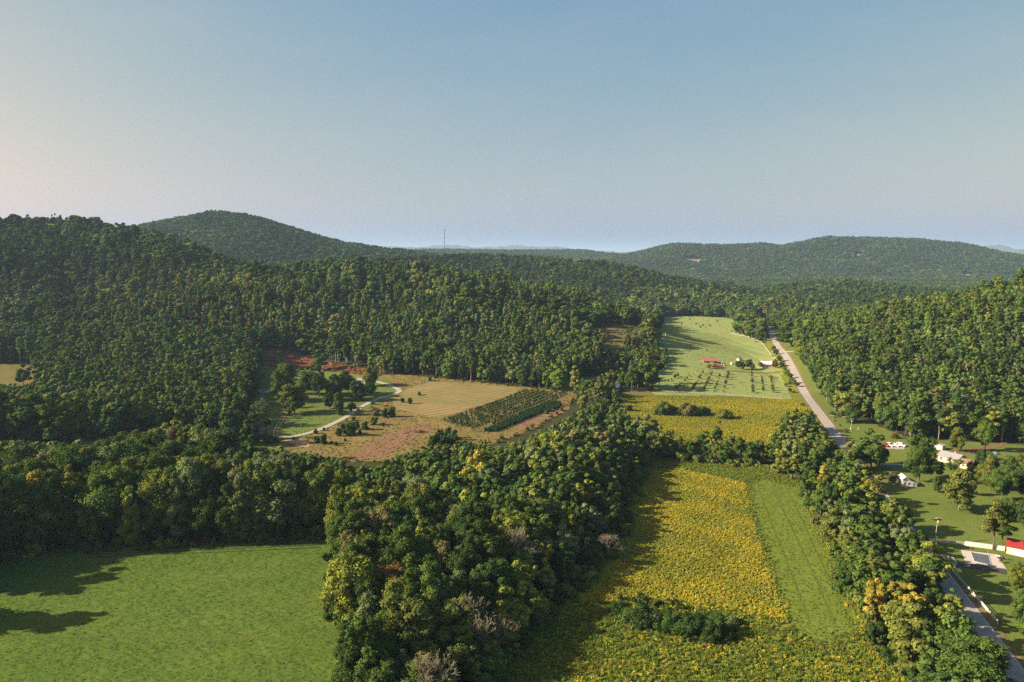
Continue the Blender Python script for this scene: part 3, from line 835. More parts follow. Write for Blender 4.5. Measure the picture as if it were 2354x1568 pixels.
def scatter(name, P, pick, scale, tint, label, kind="stuff", tilt=0.05):
    n = len(P)
    if n == 0: return None
    me = bpy.data.meshes.new(name)
    me.vertices.add(n); me.vertices.foreach_set("co", np.asarray(P, np.float32).ravel())
    me.attributes.new("pick", 'INT', 'POINT').data.foreach_set("value", np.asarray(pick, np.int32))
    turn = np.column_stack([rng.normal(0, tilt, n), rng.normal(0, tilt, n), rng.uniform(0, 6.283, n)])
    me.attributes.new("turn", 'FLOAT_VECTOR', 'POINT').data.foreach_set("vector", turn.astype(np.float32).ravel())
    sc = np.asarray(scale, np.float32)
    if sc.ndim == 1: sc = np.repeat(sc[:, None], 3, 1)
    me.attributes.new("size", 'FLOAT_VECTOR', 'POINT').data.foreach_set("vector", np.ascontiguousarray(sc).ravel())
    t4 = np.column_stack([tint, np.ones(n)]).astype(np.float32)
    me.attributes.new("tint", 'FLOAT_COLOR', 'POINT').data.foreach_set("color", t4.ravel())
    o = link(name, me)
    md = o.modifiers.new("scatter", 'NODES'); md.node_group = scatter_group()
    o["kind"] = kind; o["label"] = label
    return o

# ---- palettes (real leaf colours)
PAL = {
    'dark green': (0.026, 0.042, 0.012), 'green': (0.040, 0.060, 0.014), 'olive': (0.066, 0.072, 0.018),
    'yellow green': (0.092, 0.098, 0.018), 'golden': (0.135, 0.105, 0.019), 'rust orange': (0.135, 0.072, 0.024),
    'grey green': (0.070, 0.080, 0.036), 'brownish': (0.088, 0.074, 0.032), 'bright green': (0.062, 0.095, 0.018),
}
PAL = {k: (v[0] * 1.52, v[1] * 1.74, v[2] * 1.45) for k, v in PAL.items()}
PNAMES = list(PAL)
PARR = np.array([PAL[k] for k in PNAMES])
def pick_tints(n, weights, r=rng):
    ks = [PNAMES.index(k) for k in weights]; w = np.array(list(weights.values()), float); w /= w.sum()
    c = r.choice(ks, n, p=w)
    return c, PARR[c] * r.uniform(0.82, 1.2, (n, 1))

def noise2(x, y, s, seed=0):
    o = seed * 13.7
    return (np.sin(x / s + o) * np.sin(y / s * 1.13 + o * 2) + 0.6 * np.sin((x + y) / s * 1.9 + o) * np.sin((x - y) / s * 2.1 + 1 + o) + 0.4 * np.sin(x / s * 4.3 + y / s * 3.1 + o)) / 1.4

OPEN = [GR[k] for k in GR if k not in ("creek",)] + [tp[:, :2]]
def dist_to_line(x, y, L):
    best = np.full(np.shape(x), 1e9)
    st = max(2, len(L) // 60)
    for i in range(0, len(L) - 1, st):
        a = L[i]; b = L[min(i + st, len(L) - 1)]
        ab = b - a
        t = np.clip(((x - a[0]) * ab[0] + (y - a[1]) * ab[1]) / (ab @ ab + 1e-9), 0, 1)
        best = np.minimum(best, np.hypot(x - a[0] - ab[0] * t, y - a[1] - ab[1] * t))
    return best
CREEK = smooth_line(GP(creek_px), 4)
DRIVE = smooth_line(GP(drive_px), 4)

def candidates(d0, d1, sp, half, jit=0.38):
    """jittered grid over the ground the camera overlooks"""
    ys_ = np.arange(d0, d1, sp * 0.87)
    P = []
    for k, y in enumerate(ys_):
        w = half(y)
        x = np.arange(-w, w, sp) + (k % 2) * sp / 2
        P.append(np.column_stack([x, np.full(len(x), y)]))
    P = np.concatenate(P)
    return P + rng.uniform(-jit, jit, P.shape) * sp

def openmask(P, margin_road=4.2):
    m = np.zeros(len(P), bool)
    for q in OPEN: m |= inside(P[:, 0], P[:, 1], q)
    m |= dist_to_line(P[:, 0], P[:, 1], road_line) < np.where(P[:, 1] < 350, margin_road, 9.0)
    near = P[:, 1] < 800
    mm = np.zeros(len(P), bool)
    pools = GP([(1424, 947), (1426, 868)])[:, :2]
    dpool = np.minimum(np.hypot(P[:, 0] - pools[0][0], P[:, 1] - pools[0][1]), np.hypot(P[:, 0] - pools[1][0], P[:, 1] - pools[1][1]))
    mm[near] = (dist_to_line(P[near, 0], P[near, 1], CREEK) < np.where(dpool[near] < 14, 6.5, 2.6)) | (dist_to_line(P[near, 0], P[near, 1], DRIVE) < 5)
    return m | mm

def visible(P, H, slack=12.0):
    """drops trees that stay hidden behind nearer canopy even from a few steps away"""
    az = np.arctan2(P[:, 0], P[:, 1]); dd = np.hypot(P[:, 0], P[:, 1])
    el_top = (P[:, 2] + H + slack - CAM_H) / dd
    el_occ = (P[:, 2] + 0.62 * H - CAM_H) / dd
    b = np.floor(az / R(0.25)).astype(int); b -= b.min()
    keep = np.zeros(len(P), bool)
    order = np.lexsort((dd, b))
    cur, mx = -1, -9.0
    for i in order:
        if b[i] != cur: cur, mx = b[i], -9.0
        if el_top[i] > mx: keep[i] = True
        if el_occ[i] > mx: mx = el_occ[i]
    return keep

# zones by the pixel of a tree's foot
ZONES = [
    ("belt",   [(-400, 1000), (-400, 1320), (120, 1275), (500, 1258), (765, 1245), (765, 1150), (620, 1100), (560, 1060), (540, 1010), (300, 1000), (0, 1000)], (21, 28), 1.0),
    ("thin",   [(540, 1020), (620, 1100), (765, 1150), (780, 1220), (1000, 1200), (1100, 1060), (1060, 1035), (900, 1055), (700, 1060)], (9, 15), 0.8),
    ("wood",   [(760, 1240), (770, 1150), (1000, 1130), (1120, 1060), (1300, 1010), (1480, 1060), (1430, 1180), (1400, 1280), (1260, 1410), (1190, 1500), (1110, 1600), (1000, 2200), (770, 2200)], (14.5, 22), 1.0),
    ("creek",  [(1100, 1060), (1160, 1008), (1230, 985), (1335, 905), (1380, 840), (1440, 780), (1480, 740), (1520, 730), (1530, 840), (1490, 872), (1440, 905), (1400, 965), (1440, 1000), (1520, 1050), (1480, 1066), (1300, 1020)], (11, 19), 0.8),
    ("hedge",  [(1440, 1000), (1520, 1020), (1775, 1040), (1790, 1085), (1760, 1080), (1600, 1062), (1480, 1064)], (4, 10), .85),
    ("road",   [(1760, 745), (1950, 1030), (2075, 1190), (2353, 1550), (2700, 2100), (2200, 2100), (1960, 1370), (1840, 1105), (1760, 1080), (1775, 1040), (1810, 990), (1880, 968), (1835, 919), (1800, 850), (1775, 800)], (8.5, 15), 1.0),
    ("left",   [(-700, 1250), (-1500, 2100), (-900, 2150), (-420, 1568), (-330, 1500), (-150, 1480), (-110, 1400), (-70, 1340), (0, 1290), (0, 1250)], (19, 25), 1.0),
]
WZ = {
    "belt": {'dark green': 3, 'green': 4, 'olive': 2.5, 'grey green': 1.5, 'yellow green': 1.2, 'brownish': .4},
    "thin": {'dark green': 2, 'green': 3, 'olive': 2, 'grey green': 1},
    "wood": {'dark green': 3.2, 'green': 3.5, 'olive': 2.2, 'grey green': 1.6, 'yellow green': 0.9, 'golden': .15, 'rust orange': .06, 'brownish': .4},
    "creek": {'dark green': 3, 'green': 2, 'olive': 3, 'grey green': 1.5, 'yellow green': .5, 'brownish': .4},
    "hedge": {'dark green': 3, 'green': 3, 'olive': 3, 'yellow green': 1},
    "road": {'dark green': 2, 'green': 3, 'olive': 2.5, 'yellow green': 1.6, 'golden': .5, 'grey green': .6},
    "left": {'dark green': 3, 'green': 3},
    "hill": {'dark green': 3.5, 'green': 5, 'bright green': 1.2, 'olive': 1.6, 'grey green': .9, 'yellow green': .35, 'brownish': .15, 'rust orange': .01},
}

# ---------- near woods (up to ~480 m): the largest become objects
P = candidates(95, 640, 5.7, lambda y: 0.78 * y + 60)
P = P[~openmask(P)]
z = terrain(P[:, 0], P[:, 1])
P = np.column_stack([P, z])
u, v, dep = project(P)
zone = np.full(len(P), "hill", dtype=object)
hgt = rng.uniform(14, 21, len(P)); keepp = np.ones(len(P))
for nm, poly, (h0, h1), kp in ZONES:
    k = inside(u, v, np.array(poly, float)) & (zone == "hill")
    zone[k] = nm; hgt[k] = rng.uniform(h0, h1, k.sum()); keepp[k] = kp
big = (np.isin(zone, ["belt", "wood"])) & (rng.random(len(P)) < 0.22)
keepp[big] *= 1.0
k = (rng.random(len(P)) < keepp) & ((P[:, 0] > -0.74 * P[:, 1] - 60) & (P[:, 0] < 0.74 * P[:, 1] + 25))
P, u, v, dep, zone, hgt = P[k], u[k], v[k], dep[k], zone[k], hgt[k]
# lower trees along the meadow's edge, and the canopy line that lets the fields behind show
def dist_poly(x, y, poly): return dist_to_line(x, y, np.vstack([poly, poly[:1]]).repeat(1, 0))
def edge_dist(x, y, poly):
    best = np.full(len(x), 1e9)
    for i in range(len(poly)):
        a, b = poly[i], poly[(i + 1) % len(poly)]; ab = b - a
        t_ = np.clip(((x - a[0]) * ab[0] + (y - a[1]) * ab[1]) / (ab @ ab + 1e-9), 0, 1)
        best = np.minimum(best, np.hypot(x - a[0] - ab[0] * t_, y - a[1] - ab[1] * t_))
    return best
de = edge_dist(P[:, 0], P[:, 1], GR["meadow"])
k = zone == "wood"
hgt = np.where(k, np.minimum(hgt, 6.5 + 0.55 * de + rng.uniform(0, 3.5, len(P))), hgt)
CAPU = [-400, 0, 100, 200, 300, 430, 500, 545, 600, 650, 700, 740, 790, 870, 900, 950, 1000, 1060, 1130, 1180, 1230, 1300, 1370, 1420, 1445]
CAPV = [990, 1003, 1006, 1003, 985, 955, 975, 1008, 1012, 1022, 1030, 1035, 1048, 1050, 1045, 1018, 1008, 1000, 1008, 1006, 985, 952, 912, 885, 885]
capv = np.interp(u, CAPU, CAPV) + rng.uniform(0, 22, len(P))
hcap = CAM_H - (capv - VH) * dep / FPX - P[:, 2]
k = np.isin(zone, ["belt", "thin", "wood", "creek"]) & (((u < 1445) & (v > capv + 8)) | ((u > 545) & (u < 1335) & (v > capv - 70)))
k |= (zone == "hill") & (u > 600) & (u < 1335) & (v > 925)
k |= False
hgt = np.where(k, np.minimum(hgt, hcap), hgt)
rl_u, rl_v, _ = project(np.column_stack([road_line, terrain(road_line[:, 0], road_line[:, 1])]))
o_r = np.argsort(rl_u); vr = np.interp(u + 14, rl_u[o_r], rl_v[o_r])
k = (u > 1740) & (u < 1948) & (v > vr - 4)
hgt = np.where(k, np.minimum(hgt, CAM_H - (vr + 4 - VH) * dep / FPX), hgt)
k = (u < 105) & (v > 888) & (v < 966)
hgt = np.where(k, np.minimum(hgt, CAM_H - (884 - VH) * dep / FPX - P[:, 2] + rng.uniform(-2, 1, len(P))), hgt)
k = (u > 2205) & (zone == 'road') & (v > vr - 4)
hgt = np.where(k, np.minimum(hgt, CAM_H - (vr + 4 - VH) * dep / FPX), hgt)
k = (zone == 'creek') & (v < 915)
hgt = np.where(k, np.minimum(hgt, rng.uniform(5.5, np.where(v < 830, 8.5, 12.5))), hgt)
k = (zone == 'road') & (v < 985)
hgt = np.where(k, np.minimum(hgt, rng.uniform(2.0, 4.6, len(P))), hgt)
drop = k & (rng.random(len(P)) < .35)
k = ((hgt > 3.5) | (k & (hgt > 1.5))) & ~drop
P, u, v, dep, zone, hgt = P[k], u[k], v[k], dep[k], zone[k], hgt[k]
k = ~((zone == 'left') & (P[:, 1] < 197) & ~((P[:, 1] > 177) & (P[:, 1] < 183)))
k &= ~((zone == 'wood') & (hgt < 12) & (rng.random(len(P)) < .35))
P, u, v, dep, zone, hgt = P[k], u[k], v[k], dep[k], zone[k], hgt[k]
# nothing that would stand in front of the lens from below the frame
topv = project(P + np.column_stack([np.zeros(len(P)), np.zeros(len(P)), hgt]))[1]
k = topv < 1640
P, u, v, dep, zone, hgt, topv = P[k], u[k], v[k], dep[k], zone[k], hgt[k], topv[k]

ctype = np.zeros(len(P), int); tint = np.zeros((len(P), 3))
for zn in WZ:
    k = zone == zn
    c, t = pick_tints(int(k.sum()), WZ[zn]); ctype[k] = c; tint[k] = t
# stands of one colour, as along the photograph's wood
def stand(u0, v0, rad, name, frac=0.8):
    q = G(u0, v0, 12.0)
    k = (np.hypot(P[:, 0] - q[0], P[:, 1] - q[1]) < rad) & (rng.random(len(P)) < frac)
    ctype[k] = PNAMES.index(name); tint[k] = PARR[ctype[k]] * rng.uniform(0.85, 1.15, (int(k.sum()), 1))
stand(1000, 1200, 8, 'golden', .35); stand(1040, 1190, 7, 'brownish', .5); stand(960, 1180, 6, 'yellow green', .5)
stand(885, 1350, 3.5, 'rust orange', 1); stand(830, 1170, 7, 'yellow green', .8); stand(850, 1230, 6, 'brownish', .8)
stand(1205, 1290, 11, 'yellow green', 1); stand(1230, 1370, 9, 'yellow green', .9); stand(1260, 1040, 9, 'yellow green', .8)
stand(1330, 1230, 9, 'grey green', .9); stand(1300, 1290, 7, 'brownish', .8); stand(1010, 1440, 12, 'olive', .9)
stand(430, 980, 12, 'yellow green', .7); stand(180, 1020, 14, 'olive', .6); stand(320, 1180, 10, 'yellow green', .7); stand(430, 1120, 10, 'yellow green', .5)
stand(120, 1160, 8, 'golden', .5); stand(560, 1110, 12, 'grey green', .6)
stand(2090, 1330, 8, 'golden', .8); stand(2170, 1390, 8, 'yellow green', .9); stand(2050, 1290, 7, 'green', .8); stand(1960, 1200, 12, 'olive', .6); stand(1880, 1050, 14, 'green', .6)
stand(2000, 1330, 6, 'golden', .7)

forms = np.zeros(len(P), int)
for i in range(len(P)):
    zn = zone[i]
    if hgt[i] < 5: pool = FORM_SHRUB
    elif hgt[i] < 13.5: pool = FORMS_ROUND + FORMS_FLAT + FORM_SMALL * 2 + FORM_OPEN[:1]
    elif zn in ("belt", "wood", "left", "hill"):
        pool = FORMS_TALL * 2 + FORMS_COL * 2 + FORMS_ROUND + FORMS_FLAT + FORM_OPEN[:1]
    elif zn in ("hedge",): pool = FORM_SMALL + FORM_SHRUB + FORMS_ROUND
    elif zn == "road": pool = FORMS_ROUND + FORM_SMALL + FORMS_COL
    else: pool = FORMS_ROUND + FORMS_FLAT + FORM_OPEN + FORMS_COL
    forms[i] = pool[rng.integers(len(pool))]
for q, fm in (((1205, 1290), FORMS_ROUND), ((1010, 1440), FORMS_ROUND), ((1230, 1370), FORMS_ROUND)):
    g = G(q[0], q[1], 12); k = np.hypot(P[:, 0] - g[0], P[:, 1] - g[1]) < 9
    forms[k] = fm[0]

inview = (u > -40) & (u < 2393) & (topv < 1600) & (v > 700)
vis = visible(P, hgt, 0.0)
score = np.where(inview & vis & (zone != "left"), hgt / dep, 0)
order = np.argsort(-score)
chosen = np.zeros(len(P), bool); chosen[order[:292]] = True
chosen &= score > 0

ZPH = {"belt": "in belt behind mown hayfield", "wood": "in wood right of hayfield", "thin": "on belt edge below rough pasture",
       "creek": "among creekside trees", "hedge": "in hedge above near meadow", "road": "in roadside row", "hill": "at wooded hill foot", "left": "left of hayfield"}
ONES = ["", "first", "second", "third", "fourth", "fifth", "sixth", "seventh", "eighth", "ninth", "tenth", "eleventh", "twelfth", "thirteenth", "fourteenth", "fifteenth", "sixteenth", "seventeenth", "eighteenth", "nineteenth"]
TENS = [("", ""), ("", ""), ("twenty", "twentieth"), ("thirty", "thirtieth"), ("forty", "fortieth"), ("fifty", "fiftieth"), ("sixty", "sixtieth")]
def ordinal(n):
    if n < 20: return ONES[n]
    return TENS[n // 10][1] if n % 10 == 0 else TENS[n // 10][0] + "-" + ONES[n % 10]
ci = np.where(chosen)[0]
size_word = {}
for i in ci:
    H = hgt[i]
    size_word[i] = "tall" if H > 21 else "low" if H < 11 else "mid-sized"
groups = {}
for i in ci: groups.setdefault((zone[i], PNAMES[ctype[i]], size_word[i]), []).append(i)
lab = {}
for (zn, cn, sw), L in groups.items():
    L = sorted(L, key=lambda i: u[i])
    for j, i in enumerate(L):
        tail = "" if len(L) == 1 else ", %s from left" % ordinal(j + 1)
        lab[i] = "%s %s tree %s%s" % (sw, cn, ZPH[zn], tail)

def place_tree(name, label, form, loc, H, tintc, group=None, cat="tree", wide=1.0, rotz=None, trunk_mesh=None, crown_name="crown"):
    cr, tk, H0, R0, _ = NEAR[form]
    s = H / H0
    t = thing(name, label, cat, loc, random.uniform(0, 6.28) if rotz is None else rotz, group)
    t.scale = (s * wide, s * wide, s)
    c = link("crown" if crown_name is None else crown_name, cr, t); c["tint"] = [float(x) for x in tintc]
    link("trunk", trunk_mesh or tk, t)
    return t

for i in ci:
    cr, tk, H0, R0, shp = NEAR[forms[i]]
    wide = random.uniform(0.85, 1.15) * (1.0 if zone[i] != "road" else 1.15)
    if (H0 / hgt[i]) > 1.3: wide *= min(1.6, (H0 / hgt[i]) ** .75)
    place_tree("broadleaf_tree", lab[i], forms[i], P[i], hgt[i], tint[i], "broadleaf trees of the near woods", wide=wide)

# the rest of the near woods
rest = ~chosen
rp = np.array([MID[i] for i in rng.choice(5, rest.sum(), p=[.15, .13, .27, .25, .2])])
Hn = np.array([18, 17, 22, 21, 24, 17, 24.0])
sc = hgt[rest] / Hn[rp]
wid = np.maximum(sc, .35 + .5 * sc) * rng.uniform(0.95, 1.35, rest.sum())
thin_edge = (zone[rest] == "hill") & (rng.random(rest.sum()) < 0.22)
rp = np.where(thin_edge, MID_THIN, rp)
near_rest = scatter("woodland", P[rest], rp, np.column_stack([wid, wid, sc]), tint[rest], "remaining trees of the near woods and hill feet")

# undergrowth along the edges
def edge_points(poly, step, out, jit):
    Q = []
    for i in range(len(poly)):
        a, b = np.array(poly[i][:2]), np.array(poly[(i + 1) % len(poly)][:2])
        L = np.linalg.norm(b - a); k = max(1, int(L / step))
        nrm = np.array([b[1] - a[1], a[0] - b[0]]) / (L + 1e-9)
        for j in range(k): Q.append(a + (b - a) * (j + random.random()) / k + nrm * (out + random.gauss(0, jit)))
    return np.array(Q)
E1, ES = [], []
for k_, st in (("hayfield", 2.2), ("meadow", 2.0), ("brush", 4), ("homestead", 5), ("pasture", 5), ("goldfield", 4), ("lawn", 6), ("strip_left", 4), ("pasture_far", 5)):
    a = edge_points(GR[k_], st, 0, 1.8)
    E1.append(a); ES.append(np.full(len(a), 1.0 if k_ in ('hayfield', 'meadow') else .55))
E1 = np.concatenate(E1); ES = np.concatenate(ES)
k = (dist_to_line(E1[:, 0], E1[:, 1], road_line) > 5.5) & (E1[:, 1] > 100) & (np.abs(E1[:, 0]) < 0.8 * E1[:, 1] + 20)
E1 = E1[k]; ES = ES[k]; E1 = np.column_stack([E1, terrain(E1[:, 0], E1[:, 1]) - 0.2])
ue, ve, _ = project(E1)
# keep the open sides of fields open
for poly in ([(880, 860), (1000, 868), (940, 950), (850, 945), (700, 1010), (640, 1015), (860, 930)], [(1880, 1000), (2353, 1000), (2353, 1500), (2000, 1100)], [(1430, 895), (1840, 905), (1840, 925), (1430, 920)], [(1505, 780), (1780, 790), (1825, 915), (1505, 910)]):
    kk = ~inside(ue, ve, np.array(poly, float)); E1, ES, ue, ve = E1[kk], ES[kk], ue[kk], ve[kk]
c, t = pick_tints(len(E1), {'dark green': 2, 'green': 3, 'olive': 2.5, 'yellow green': 1, 'golden': .25, 'brownish': .4})
sc = rng.uniform(0.3, 1.0, len(E1)) * ES
scatter("undergrowth", E1, rng.choice(MIDSH, len(E1)), np.column_stack([sc, sc, sc * rng.uniform(.7, 1.3, len(E1))]), t, "low bushes along the wood and field edges")

# ---------- hills
P = np.concatenate([candidates(640, 1250, 8.0, lambda y: 0.75 * y, .62), candidates(1250, 2400, 9.4, lambda y: 0.73 * y, .6), candidates(2400, 5400, 15.0, lambda y: 0.73 * y)])
P = P[~openmask(P)]
z = terrain(P[:, 0], P[:, 1]); P = np.column_stack([P, z])
dd = P[:, 1]
nz1, nz2 = noise2(P[:, 0], P[:, 1], 34, 5), noise2(P[:, 0], P[:, 1], 85, 6)
H = np.where(dd > 1250, rng.uniform(14, 19.5, len(P)), np.clip(17.5 + 3.2 * nz1 + 2.0 * nz2 + rng.normal(0, 2.7, len(P)), 9, 25)) * np.where(dd > 2400, 1.2, 1.0)
kk = (rng.random(len(P)) > 0.10 + 0.25 * (nz1 < -.75)) | (dd > 1250)
P, dd, H, nz1, nz2 = P[kk], dd[kk], H[kk], nz1[kk], nz2[kk]
k = visible(P, H, 10.0)
u, v, _ = project(P)
k &= (u > -120) & (u < 2480)
# clearings on the far hill and the bare field in the notch
for q_, d0_, d1_ in (([(1570, 592), (1612, 595), (1614, 608), (1570, 606)], 2500, 3600), ([(1636, 656), (1694, 656), (1700, 668), (1630, 668)], 1900, 2700), ([(1962, 584), (1982, 584), (1984, 600), (1960, 600)], 2500, 3600), ([(2208, 630), (2236, 630), (2238, 644), (2206, 644)], 2000, 3600)):
    k &= ~(inside(u, v, np.array(q_, float)) & (dd > d0_) & (dd < d1_))
P, H, dd, u, v, nz1, nz2 = P[k], H[k], dd[k], u[k], v[k], nz1[k], nz2[k]
c, t = pick_tints(len(P), WZ["hill"])
# olive and tawny slopes where the photograph has them
warm = inside(u, v, np.array([(150, 640), (600, 660), (760, 700), (780, 800), (560, 800), (400, 760), (200, 740)], float)) & (rng.random(len(P)) < 0.5)
cw, tw = pick_tints(len(P), {'olive': 4, 'brownish': 1.3, 'yellow green': 1, 'rust orange': .03})
t = np.where(warm[:, None], tw, t)
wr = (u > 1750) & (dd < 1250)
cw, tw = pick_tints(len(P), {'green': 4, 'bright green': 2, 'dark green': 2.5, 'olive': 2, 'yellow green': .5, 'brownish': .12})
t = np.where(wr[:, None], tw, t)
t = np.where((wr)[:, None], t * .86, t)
hill_shade = (u < 620) & (v < 650) & (dd < 1250) & (rng.random(len(P)) < .75)  # shade on the upper left hill, put into the colour by darker leaf tints
t = np.where(hill_shade[:, None], pick_tints(len(P), {'dark green': 5, 'green': 2, 'grey green': .5})[1], t)
t = np.where((dd > 1250)[:, None], pick_tints(len(P), {'dark green': 5, 'green': 2.5, 'olive': .6, 'grey green': .5})[1] * .9, t)
t = t * (1 + 0.24 * nz2 + 0.14 * noise2(P[:, 0], P[:, 1], 25, 3))[:, None]
tallish = np.array(MID)[[0, 1, 2, 3, 2, 5]]
pk = np.where(dd < 880, np.array(MID)[rng.choice(6, len(P), p=[.14, .12, .24, .22, .2, .08])], np.where(dd < 1500, tallish[rng.choice(6, len(P), p=[.24, .2, .16, .16, .08, .16])], np.array(FARP)[rng.integers(0, 4, len(P))]))
Hn = np.zeros(PROTO_N); Hn[MID] = [18, 17, 22, 21, 24, 17]; Hn[FARP] = [18, 16, 21, 20]
sc = H / Hn[pk]
wid = (0.4 * sc + 0.6 * 17.5 / Hn[pk]) * np.clip(rng.lognormal(0.12, .34, len(P)), .55, 2.1) * np.where(dd > 2400, 1.45, np.where(dd > 1250, 1.25, 1.08))
tall = inside(u, v, np.array([(180, 720), (540, 690), (800, 670), (1050, 690), (1250, 760), (1350, 870), (850, 870), (590, 800), (560, 900), (150, 900)], float)) & (rng.random(len(P)) < .6)
tp_ = np.array([MID[2], MID[3], MID[4], MID[4], MID_THIN])[rng.integers(0, 5, len(P))]
Hn[MID_THIN] = 24
pk = np.where(tall, tp_, pk); H = np.where(tall, H * 1.15, H)
sc = H / Hn[pk]; wid = np.where(tall, sc * rng.uniform(.75, 1.1, len(P)), wid)
t = np.where((tall & (rng.random(len(P)) < .5))[:, None], pick_tints(len(P), {'olive': 3, 'yellow green': 1.2, 'green': 2, 'grey green': 1})[1], t)
hillpart = np.where(dd > 2400, 5, np.where((u > 1640) & (dd > 1250), 4, np.where(u > 1640, 3, np.where(dd > 1250, 2, np.where(u < 600, 0, 1)))))
for hid, nm, lb in ((0, "forest", "dense green forest on the near left hill"), (1, "forest", "sunlit forest on the rounded middle hill"), (2, "forest", "forest on the pointed peak and the ridge behind"),
                    (3, "forest", "bright green forest on the near right hill"), (4, "forest", "dark forest on the low hill beyond the road end"), (5, "forest", "blue green forest on the far hills")):
    k = hillpart == hid
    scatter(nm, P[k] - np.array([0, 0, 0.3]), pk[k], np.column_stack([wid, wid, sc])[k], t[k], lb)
# ---------------------------------------------------------------- grasses and flowers
def fill(poly, dens, d1=900):
    poly = np.asarray(poly)[:, :2]
    x0, y0 = poly.min(0); x1, y1 = poly.max(0)
    x0, x1 = max(x0, -260), min(x1, 420); y0, y1 = max(y0, 110), min(y1, d1)
    n = int((x1 - x0) * (y1 - y0) * dens)
    Q = np.column_stack([rng.uniform(x0, x1, n), rng.uniform(y0, y1, n)])
    Q = Q[inside(Q[:, 0], Q[:, 1], poly) & (np.abs(Q[:, 0]) < 0.74 * Q[:, 1] + 12)]
    return np.column_stack([Q, terrain(Q[:, 0], Q[:, 1])])
def mixcol(n, cols, w):
    w = np.array(w, float); w /= w.sum()
    return np.array(cols)[rng.choice(len(cols), n, p=w)] * rng.uniform(.8, 1.2, (n, 1))
YEL, OLV, GRN, DRY = (0.37, 0.315, 0.027), (0.2, 0.215, 0.03), (0.13, 0.18, 0.028), (0.18, 0.125, 0.04)
Q = fill(gp, 3.6)
pt = noise2(Q[:, 0], Q[:, 1], 14, 1)
f_ = np.clip(.40 + .42 * pt + .34 * noise2(Q[:, 0], Q[:, 1], 5.1, 9) + rng.normal(0, .26, len(Q)), 0, 1)[:, None]
t = mixcol(len(Q), [YEL], [1]) * f_ + mixcol(len(Q), [OLV, GRN, DRY], [3, 2, .5]) * (1 - f_)
s = rng.uniform(.24, .55, len(Q))
scatter("goldenrod", Q, rng.choice(GOLD, len(Q)), s, t, "yellow goldenrod plants in the near meadow")
Q = fill(GR["meadow"], 2.4)
wx = Q[:, 0] + rng.normal(0, .7, len(Q)); wy = Q[:, 1] + rng.normal(0, .7, len(Q))
k = ~inside(wx, wy, gp) & ~inside(wx, wy, cp)
Q = Q[k]; uq, vq, _ = project(Q)
pt = noise2(Q[:, 0], Q[:, 1], 9, 2)
yel = (rng.random(len(Q)) < np.clip(0.13 + 0.3 * pt, 0, 1)) & (vq > 1380)
t = np.where(yel[:, None], mixcol(len(Q), [YEL], [1]), mixcol(len(Q), [OLV, GRN, (0.09, 0.14, 0.024), DRY], [1.5, 4.5, 2.5, .3]))
s = rng.uniform(.25, .65, len(Q))
scatter("meadow_plants", Q, np.where(rng.random(len(Q)) < .6, rng.choice(GOLD, len(Q)), rng.choice(REEDS, len(Q))), s, t, "tall weeds and grasses of the rough meadow")
Q = fill(GR["goldfield"], 2.4)
pt = noise2(Q[:, 0], Q[:, 1] * 2.2, 30, 4)
f_ = np.clip(.32 + .3 * pt + .26 * np.sin(Q[:, 1] / 11 + .02 * Q[:, 0] + 1) + rng.normal(0, .2, len(Q)), 0, 1)[:, None]
t = mixcol(len(Q), [YEL], [1]) * f_ + mixcol(len(Q), [OLV, GRN], [3, 1.2]) * (1 - f_)
scatter("goldenrod", Q, rng.choice(GOLD, len(Q)), rng.uniform(.28, .55, len(Q)), t, "goldenrod plants in the far yellow field")
def tufts(poly, dens, cols, w, sc, label, d1=900, proto_=GRASS, zs=1.0):
    Q = fill(poly, dens, d1)
    k = (dist_to_line(Q[:, 0], Q[:, 1], road_line) > 4.8) & (dist_to_line(Q[:, 0], Q[:, 1], DRIVE) > 2.4)
    if poly is GR['brush']: k &= ~inside(Q[:, 0], Q[:, 1], tp[:, :2])
    Q = Q[k]
    s_ = rng.uniform(sc[0], sc[1], len(Q))
    scatter("grass", Q, rng.choice(proto_, len(Q)), np.column_stack([s_, s_, s_ * zs]), mixcol(len(Q), cols, w), label)
tufts(GR["hayfield"], 1.6, [(0.066, 0.112, 0.018), (0.092, 0.128, 0.024), (0.054, 0.098, 0.016), (0.15, 0.13, 0.03)], [3, 3, 2, .25], (.3, .85), "grass tufts of the mown hayfield", zs=.5)
tufts(cp, 1.8, [(0.088, 0.128, 0.02), (0.112, 0.148, 0.026), (0.07, 0.108, 0.017)], [2, 2, 1], (.35, .8), "grass of the bright mown strip")
tufts(GR["lawn"], 0.35, [(0.055, 0.08, 0.016), (0.08, 0.094, 0.022), (0.045, 0.065, 0.014)], [2, 2, 1], (.3, .7), "short grass of the yards", d1=430, zs=.5)
tufts(GR["homestead"], 0.3, [(0.055, 0.08, 0.016), (0.09, 0.098, 0.024), (0.045, 0.065, 0.014)], [2, 2, 1], (.6, 1.2), "short grass of the homestead lawn", zs=.6)
tufts(GR["brush"], 0.16, [(0.12, 0.1, 0.03), (0.08, 0.09, 0.02), (0.18, 0.13, 0.05), (0.06, 0.075, 0.018)], [2, 2, 1, 1], (.5, 1.3), "dry tufts of the rough pasture")
tufts(GR["redbank"], 0.25, [(0.15, 0.055, 0.028), (0.1, 0.05, 0.02), (0.07, 0.075, 0.02), (0.18, 0.09, 0.04)], [3, 2, .7, 1.5], (1.2, 3.0), "rusty weeds on the clay bank")
tufts(GR["pasture"], 0.03, [(0.14, 0.19, 0.04), (0.18, 0.21, 0.048), (0.115, 0.16, 0.035)], [2, 2, 1], (1.2, 3.0), "grass clumps of the pasture", d1=1150, zs=.35)
